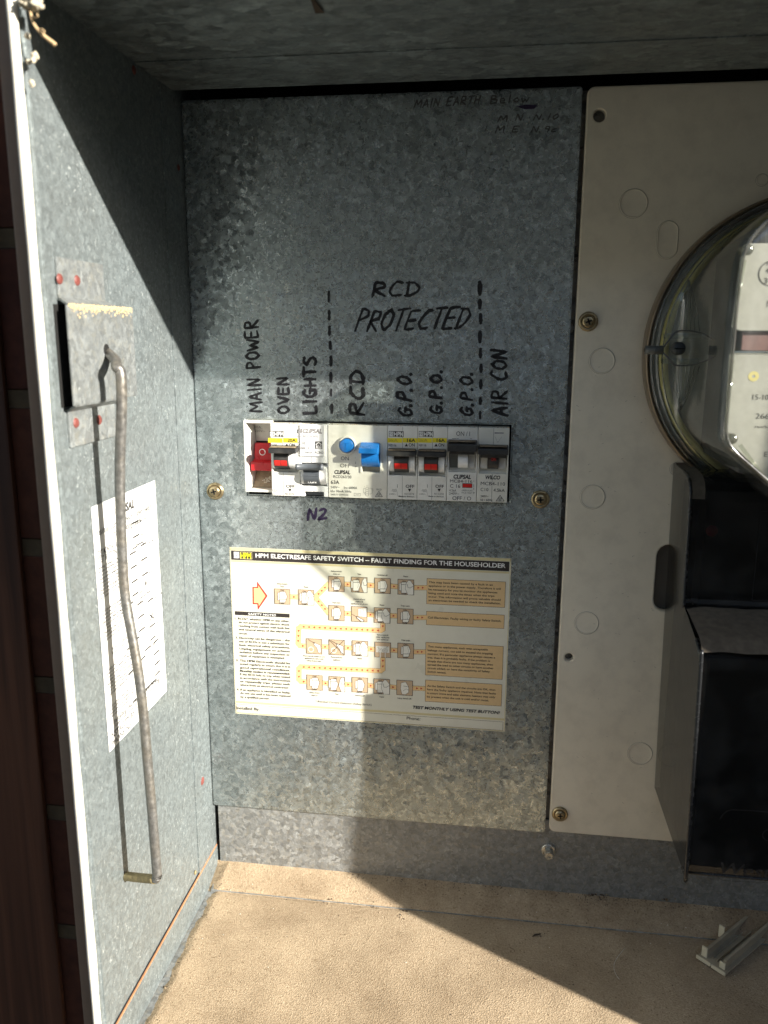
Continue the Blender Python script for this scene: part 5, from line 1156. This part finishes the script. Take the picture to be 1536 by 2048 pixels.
tag(wb.build('insect_nest'), 'pale crusty blobs of an insect nest on the upper rim', 'nest')
# ------------------------------------------------------------------ meter panel (cream board)
mp_ = empty('meter_board', (190, 2, -325), 'cream plastic mounting board with punched holes and moulded ring marks', 'board')
def circ(cx, cz, r, n=24): return [(cx+r*math.cos(2*math.pi*i/n), cz+r*math.sin(2*math.pi*i/n)) for i in range(n)]
def stad(cx, z0, z1, r, n=8):
    return [(cx+r*math.cos(math.pi*i/n), z1-r+r*math.sin(math.pi*i/n)) for i in range(n+1)]+[(cx-r*math.cos(math.pi*i/n), z0+r-r*math.sin(math.pi*i/n)) for i in range(n+1)]
h1 = PY(1199, 231); h2a, h2b = PY(1336, 1089), PY(1333, 1223); h3 = PY(1138, 1315)
hs = [circ(h1.x, h1.z, 3.3), stad(105.3, h2b.z, h2a.z, 7.4), circ(h3.x, h3.z, 2.6, 16)]
YM = 0.0
mb = MB(); mb.bm(plate(42.4, 395, -324.6, PY(1180, 173).z, YM, 4.5, 'board', rad=4, bev=.7, holes=hs), 'board'); mb.build('sheet', mp_)
mb = MB(); mb.box(96, 118, 5.0, 6, h2b.z-6, h2a.z+6, 'slot_back'); mb.build('backing', mp_)
def mould(q, r, wd=.35, oval=None):
    c = PY(*q); mb = MB(); n = 40; vs = []
    for i in range(n):
        a = 2*math.pi*i/n
        dx_, dz_ = math.cos(a), math.sin(a)
        cz_ = (oval if (oval and dz_ > 0) else (-oval if oval else 0))
        for rr_, yy in ((r-wd, -.02), (r, -.42), (r+wd, -.02)): vs.append((c.x+rr_*dx_, yy, c.z+cz_+rr_*dz_))
    mb.add(vs, [(3*i+k, 3*i+k+1, 3*((i+1) % n)+k+1, 3*((i+1) % n)+k) for i in range(n) for k in range(2)], 'board', True)
    q2 = [(c.x+(r+wd+e_)*math.cos(2*math.pi*i/n), -.05, c.z+(0 if not oval else (oval if math.sin(2*math.pi*i/n) > 0 else -oval))+(r+wd+e_)*math.sin(2*math.pi*i/n)) for i in range(n) for e_ in (0, .22)]
    mb.add(q2, [(2*i, 2*i+1, (2*i+3) % (2*n), (2*i+2) % (2*n)) for i in range(n)], 'groove_dirt'); mb.build('moulded_ring', mp_)
for q, r in (((1267, 407), 7.4), ((1204, 722), 7.0), ((1185, 994), 7.0), ((1173, 1246), 7.0), ((1280, 1507), 7.3), ((1341, 1510), 7.0), ((1524, 360), 2.8), ((1313, 930), 0), ((1352, 938), 3.2)):
    if r: mould(q, r)
mould((1335, 480), 5.4, .3, oval=4.5)
mb = MB()
for i in range(70):
    q = (random.uniform(1130, 1340), random.uniform(700, 1640)); c = PY(*q)
    l_ = random.uniform(.3, 1.6); a = random.uniform(-.6, .6); d_ = Vector((math.cos(a), 0, math.sin(a)))*l_; n_ = Vector((-d_.z, 0, d_.x)).normalized()*.09
    o_ = Vector((c.x, -.04, c.z)); mb.poly([o_-n_, o_+d_-n_*.3, o_+d_+n_*.3, o_+n_], random.choice(['debris_dark', 'line_brown']))
mb.build('scuffs', mp_)
screw((1177, 643), 0, mp_, ang=.35); screw((1120, 1630), 0, mp_, r=5.2, ang=.12)
# ------------------------------------------------------------------ electricity meter
CX, CZ, YO = 165.5, -10.5, -20.0
me_ = empty('electricity_meter', (CX, 0, CZ-85), 'round electricity meter with a clear cover, bronze rim and pale nameplate', 'meter')
mb = MB(); mb.lathe((CX, 0, CZ), [(80, -.5), (84.6, -1), (85.4, -5), (85.4, -16), (84.9, -17.5), (84.0, -17.8), (83.5, -15)], 'bronze_rim', n=128, capend=False); mb.build('rim', me_)
mb = MB(); mb.lathe((CX, 0, CZ), [(83.4, -14), (83.4, -19), (82.4, -21.5), (81.4, -19.5), (80.4, -23), (79.2, -23.6), (78.2, -20)], 'clear_cover', n=128, capend=False)
for rr_, yy_, tt_ in ((82.5, -21.6, .42), (79.8, -23.5, .5), (77.6, -24.4, .35)):
    mb.tube([(CX+rr_*math.cos(2*math.pi*i/120), yy_, CZ+rr_*math.sin(2*math.pi*i/120)) for i in range(121)], tt_, 'milky', n=8, cap=False)  # milky rings paint the bright highlight lines of the clear lip
mb.build('cover_lip', me_)
mb = MB(); mb.lathe((CX, 0, CZ), [(78.2, -14), (77.4, -19.5), (73.6, -19.5), (73.0, -14)], 'yellow_gasket', n=128, capend=False); mb.build('gasket', me_)
mb = MB(); mb.lathe((CX, 0, CZ), [(80, -6), (72.5, -10), (66, -10.2)], 'meter_base_grey', n=96, capend=False); mb.lathe((CX, 0, CZ), [(66.5, -10.3), (1, -10.3)], 'meter_base_grey', n=64); mb.build('base', me_)
def cover_r(a, R, chord, cham):
    c_, s_ = math.cos(a), math.sin(a); r = R; 
    cand = [R]
    if c_ < -1e-3: cand.append(chord/(-c_))
    for nx_, nz_ in ((-.63, -.776),):
        dt = c_*nx_+s_*nz_
        if dt > 1e-3: cand.append(cham/dt)
    p_ = 30.0; return sum(k**-p_ for k in cand)**(-1/p_)
levels = [(-23.5, 79, 79, 90), (-25, 77.5, 77.5, 86), (-26.0, 77.4, 68.5, 80), (-30, 77.6, 67.2, 76.5), (-70, 79.5, 66.6, 74.5), (-104, 81, 66.0, 72.4), (-109, 80.6, 65.2, 71.4), (-112, 77, 62, 68.0), (-112.4, 73, 58, 64)]
n = 144; vs = []
for y, R, ch, cm in levels:
    for i in range(n):
        a = 2*math.pi*i/n; r = cover_r(a, R, ch, cm); vs.append((CX+r*math.cos(a), y, CZ+r*math.sin(a)))
fs = [(l*n+i, l*n+(i+1) % n, (l+1)*n+(i+1) % n, (l+1)*n+i) for l in range(len(levels)-1) for i in range(n)]
mb = MB(); mb.add(vs, fs, 'clear_cover', True); mb.add(vs[-n:], [tuple(range(n))], 'clear_cover'); mb.build('glass_cover', me_)
# bead where the cover meets its front, seen as bright and dark rims
mb = MB(); pts = []
for i in range(n+1):
    a = 2*math.pi*i/n; r = cover_r(a, 79.3, 63.8, 70); pts.append((CX+r*math.cos(a), -111.2, CZ+r*math.sin(a)))
mb.tube(pts, .9, 'milky', n=8, cap=False); mb.build('cover_bead', me_)
# works inside
xL_ = PY(1480, 560, -97).x
mb = MB(); mb.box(xL_+9, CX+52, -90, -11, -66, 45, 'meter_case', bev=2); mb.build('works', me_)
zu1, zu0 = PY(1480, 515, -97).z, PY(1470, 662, -97).z; zl1 = PY(1455, 709, -97).z
mb = MB(); mb.bm(plate(xL_-.6, CX+56, zu0, zu1+6, -97, 1.4, 'x', rad=3.0, bev=.3), 'name_plate')
b = bmesh.new(); pp = [(xL_-1.4, zl1), (CX+56, zl1), (CX+56, -75), (xL_+30, -75), (xL_+6.5, -54), (xL_-.6, -48)]
f_ = b.faces.new([b.verts.new((x, -97, z)) for x, z in pp]); bmesh.ops.recalc_face_normals(b, faces=b.faces[:]); r_ = bmesh.ops.extrude_face_region(b, geom=[f_])
for e in r_['geom']:
    if isinstance(e, bmesh.types.BMVert): e.co.y += 1.4
mb.bm(b, 'name_plate'); npl = mb.build('nameplate', me_)
mb = MB(); mb.box(xL_+4, CX+54, -94.5, -93, zl1+.6, zu0-.4, 'register_plate', bev=.3); mb.build('register', me_)
mb = MB(); mb.tube([(xL_-.5, -95.5, zl1+1.0), (CX+52, -95.5, zl1+1.0)], 1.1, 'chrome', n=14); mb.build('disc_edge', me_)
E8 = Face(-97, zm(1400, 680, 8.537)); mb = MB()
E8.text(mb, '15-100', 893, 1018, 1230, 88, 'print_grey', k=.15); E8.text(mb, '266.6', 945, 1342, 1300, 90, 'print_grey', k=.15); E8.text(mb, 'rev/kWh', 935, 1500, 1330, 45, 'print_grey', k=.15); E8.text(mb, 'E', 1090, 1990, 1150, 80, 'print_grey', bold=.02, k=.15)
E9 = Face(-97, zm(1400, 480, 9.309)); E9.ring(mb, 1330, 620, 235, .5, 'print_grey', k=.15, n=48); E9.text(mb, 'N', 1235, 470, 1290, 60, 'print_grey', bold=.02, k=.15); E9.text(mb, '4', 1215, 615, 1280, 90, 'print_grey', bold=.02, k=.15); E9.text(mb, '3', 1185, 810, 1255, 100, 'print_grey', bold=.02, k=.15); E9.text(mb, 'M', 1240, 1250, 1330, 120, 'print_grey', k=.15)
E8.ring(mb, 915, 620, 60, 1.6, 'yellow_gasket', k=.1); 
mb.build('plate_lettering', npl)
for q in ((1494, 500), (1463, 877)):
    c = PY(*q, -107); mb = MB(); mb.lathe((c.x, -97, c.z), [(2.2, 0), (2.0, -9), (2.4, -9.5), (2.4, -11.5), (1.6, -12.4), (.1, -12.6)], 'milky', n=24); mb.build('clear_stud', me_)
mb = MB()
for q0, q1, ww in (((1490, 520), (1466, 655), 1.0), ((1466, 720), (1452, 860), 1.0), ((1480, 890), (1536, 965), 1.2)):
    mb = MB(); mb.tube([PY(*q0, -105), PY(*q1, -105)], ww*.8, 'clear_cover', n=10); mb.build('clear_rib', me_)
# lug, fan of moulded ribs, seal
mb = MB()
for z in (PY(1350, 672, -27).z, PY(1350, 722, -27).z):
    mb = MB(); mb.box(PY(1325, 700, -27).x, PY(1395, 700, -27).x, -34, -24, z-1.4, z+1.4, 'clear_cover', bev=.6); mb.build('seal_lug', me_)
mb = MB(); c = PY(1357, 697, -28); mb.lathe((c.x, -24, c.z), [(3.6, 0), (3.6, -5), (2.8, -6), (.1, -6.2)], 'meter_case', n=28); mb.box(c.x-2.6, c.x+2.6, -30.8, -30.0, c.z-.35, c.z+.35, 'recess_shade'); mb.build('sealing_screw', me_)
mb = MB()
for s_, zz, tip in ((1, PY(1378, 560, -24).z, 0), (-1, PY(1362, 820, -24).z, 0)):
    tp = Vector((PY(1378 if s_ > 0 else 1362, 560 if s_ > 0 else 820, -24).x, -24, zz))
    for k in range(7):
        base_ = PY(1345+k*9, 662 if s_ > 0 else 732, -25); mid = tp.lerp(base_, .55)+Vector((-.8+.25*k, -.4, 0)); mb.tube(dense([tp, mid, base_], 5), .26, 'milky', n=6)
mb.build('moulded_fan', me_)
mb = MB(); c0 = PY(1290, 700, -34); c1 = PY(1326, 700, -34); mb.tube([c0, c1], 2.4, 'seal_grey', n=16); mb.lathe(c0+Vector((-.1, 0, 0)), [(1.2, -.3), (.1, -.35)], 'recess_shade', axis='x', n=14)
sl_ = mb.build('seal'); tag(sl_, 'small grey crimped seal wired to the lug of the meter', 'seal')
mb = MB(); mb.tube(dense([PY(1324, 698, -34), PY(1338, 680, -35), PY(1352, 664, -35), PY(1375, 661, -33), PY(1405, 667, -30), PY(1428, 680, -28)]), .45, 'wire_dark', n=8)
mb.tube(dense([PY(1324, 703, -34), PY(1338, 718, -35), PY(1350, 730, -35), PY(1380, 730, -33), PY(1410, 722, -30), PY(1440, 706, -28)]), .45, 'wire_dark', n=8); mb.build('wire', sl_)
# ------------------------------------------------------------------ service fuse with smoked cover
fz = empty('fuse_cover', (150, 0, -290), 'smoked black plastic fuse cover with a dusty shoulder, below the meter', 'fuse')
def fx(z): return 103.0+(-76-z)*.0196
YU, YL = -48.0, -93.0; ZS1, ZS0 = -146.0, -155.5; ZE = -285.0; ZE2 = -289.0; RX = 196.0
prof = [(-2, -74.5), (-30, -75), (-40, -76.2), (-45, -79), (-47.3, -83), (YU, -88), (YU, ZS1+3), (YU-1, ZS1+.6), (YU-4, ZS1-.8), (-60, ZS1-2.6), (YL+12, ZS0+1.2), (YL+5, ZS0-1), (YL+1.5, ZS0-4.5), (YL, ZS0-10), (YL, ZE+8), (YL+1.2, ZE+3.5), (YL+4, ZE+1), (YL+9, ZE), (-2, ZE)]
mb = MB(); TH = 1.6
for side_x, s_ in ((0, 1), (RX-103, -1)):
    P = [(fx(z)+side_x, y, z) for y, z in prof]
    mb.poly(P, 'smoked_cover')
mb.build('side_wall', fz)
mb = MB(); P = [(fx(z), y, z) for y, z in prof]; Q = [(RX+(fx(z)-103), y, z) for y, z in prof]
fr_ = []
for i in range(len(P)-1): mb.add([P[i], P[i+1], Q[i+1], Q[i]], [(0, 3, 2, 1)], 'smoked_cover' if i not in (4, 9) else 'smoked_cover')
mb.build('front_wall', fz)
mb = MB(); 
mb.box(fx(-110)+9, RX-3, YU+3, -5, -150, -82, 'fuse_black_gap_shade', bev=1); mb.box(fx(-220)+4, RX-1, YL+5, -5, -284.5, -160, 'fuse_black_gap_shade', bev=1); mb.box(fx(-110)+6, fx(-110)+10, -30, -4, -280, -84, 'fuse_black_gap_shade')
mb.build('fuse_body', fz)
mb = MB(); c = PY(1424, 1062, YU+2.5); mb.lathe((c.x, YU+2.6, c.z), [(3.2, 0), (2.4, -1.2), (.1, -1.4)], 'red_plastic', n=20); mb.build('red_indicator', fz)
mb = MB(); a_, b_ = PY(1412, 1300, YL), None
e1 = [(fx(z)+.35, y-.35, z) for y, z in prof]
mb.tube(dense([V(p) for p in e1[1:8]]), .9, 'black_gloss', n=10); mb.tube(dense([V(p) for p in e1[10:18]]), 1.1, 'black_gloss', n=10); mb.tube([V(e1[16]), V((RX, e1[16][1], e1[16][2]))], 1.0, 'black_gloss', n=10)
mb.build('rounded_edge', fz)
# dusty shoulder and dusty top
mb = MB(); nn_ = 46; vs = []; ys_ = [YU-.3+(YL-YU+.6)*j/12 for j in range(13)]
for j, y in enumerate(ys_):
    for i in range(nn_+1):
        x = 103.6+(RX-104)*i/nn_; t_ = (YU-y)/(YU-YL); z = (ZS1+.3)+(ZS0-ZS1)*t_*.62-.2+1.5*(1-t_)*t_+mn.noise(V((x*.1, y*.1, 0)))*.4
        e_ = min(i, 4)/4.0; z -= (1-e_)*.7 ; z -= (1.2 if j == 0 else (4.5 if j == 12 else (1.4 if j == 11 else 0)))
        vs.append((x+fx(ZS0)-103, y, z))
mb.add(vs, [(j*(nn_+1)+i, (j+1)*(nn_+1)+i, (j+1)*(nn_+1)+i+1, j*(nn_+1)+i+1) for j in range(12) for i in range(nn_)], 'fuse_dust', True); mb.build('dust_layer', fz); mb = MB()
tp_ = [(-4, -74.1), (-30, -74.5), (-40, -75.6), (-45.2, -78.5), (-47.8, -82.5), (-48.4, -87)]; mb.add([(xx, y, z+.1) for y, z in tp_ for xx in (103.2, 105, 111)], [(3*i+k, 3*i+k+1, 3*i+k+4, 3*i+k+3) for i in range(5) for k in range(2)], 'fuse_dust', True)
mb.build('dust_layer', fz)
mb = MB()
f5 = Face(YU, lambda x, y: (x, y)); f5.frame(mb, 1522, 1022, 1640, 1206, .25, 'emboss', .3)
f6 = Face(YL, zm(1380, 1600, 9.846))
f6.line(mb, [(590, 370), (640, 290), (720, 215), (830, 188), (1200, 205), (1700, 250)], .28, 'emboss', .15)
f6.text(mb, 'Westinghouse', 585, 1450, 3300, 230, 'emboss', shear=.2, k=.15); f6.line(mb, [(500, 1330), (515, 1450), (560, 1530), (640, 1580), (900, 1600), (1536, 1620)], .2, 'emboss', .15)
f6.ring(mb, 1560, 690, 130, .3, 'emboss', .15)
mb.build('embossed_marks', fz)
# ------------------------------------------------------------------ blanking strip on the floor
e0, e1_ = PZ(1422, 1928, ZF+2), PZ(1560, 1812, ZF+2)
bs = empty('blanking_strip', (e0.x, e0.y, ZF), 'grey-beige ribbed plastic blanking strip lying on the dusty floor', 'plastic strip')
d_ = (e1_-e0); d_.z = 0; Lg = 66; d_.normalize(); q_ = Vector((-d_.y, d_.x, 0))
def bx(mb, s0, s1, t0_, t1_, z0_, z1_, m, bev=.25):
    C = lambda s_, t_, z_: e0+d_*s_+q_*t_+Vector((0, 0, z_-2))
    mb.hull([C(s0, t0_, z0_), C(s1, t0_, z0_), C(s1, t1_, z0_), C(s0, t1_, z0_), C(s0, t0_, z1_), C(s1, t0_, z1_), C(s1, t1_, z1_), C(s0, t1_, z1_)], m, bev)
mb = MB()
bx(mb, 0, Lg, -9.5, 9.5, 0.2, 1.6, 'clip_plastic'); bx(mb, 4, Lg, -7.4, -5.6, 1.5, 7.0, 'clip_plastic'); bx(mb, 4, Lg, 5.0, 6.8, 1.5, 6.4, 'clip_plastic'); bx(mb, 5, Lg, -1.4, -.8, 1.5, 3.0, 'clip_plastic'); bx(mb, 5, Lg, 1.8, 2.4, 1.5, 2.6, 'clip_plastic')
mb.build('channel', bs)
for a0_, a1__ in ((-9.6, -.5), (.3, 9.6)):
    mb = MB(); bx(mb, -.8, .1, a0_, a1__, .2, 2.4, 'clip_bright'); mb.build('end_plate', bs)
for s0, t0_, hh in ((2.2, -7.6, 4.4), (2.6, 4.6, 6.8), (26, 7.0, 8.5)):
    mb = MB(); bx(mb, s0, s0+1.0, t0_, t0_+3.6, 1.5, 1.5+hh, 'clip_bright'); mb.build('tab', bs)
# a stub of bolt / debris near the back right
bpy.data.objects.remove(_to, do_unlink=True)
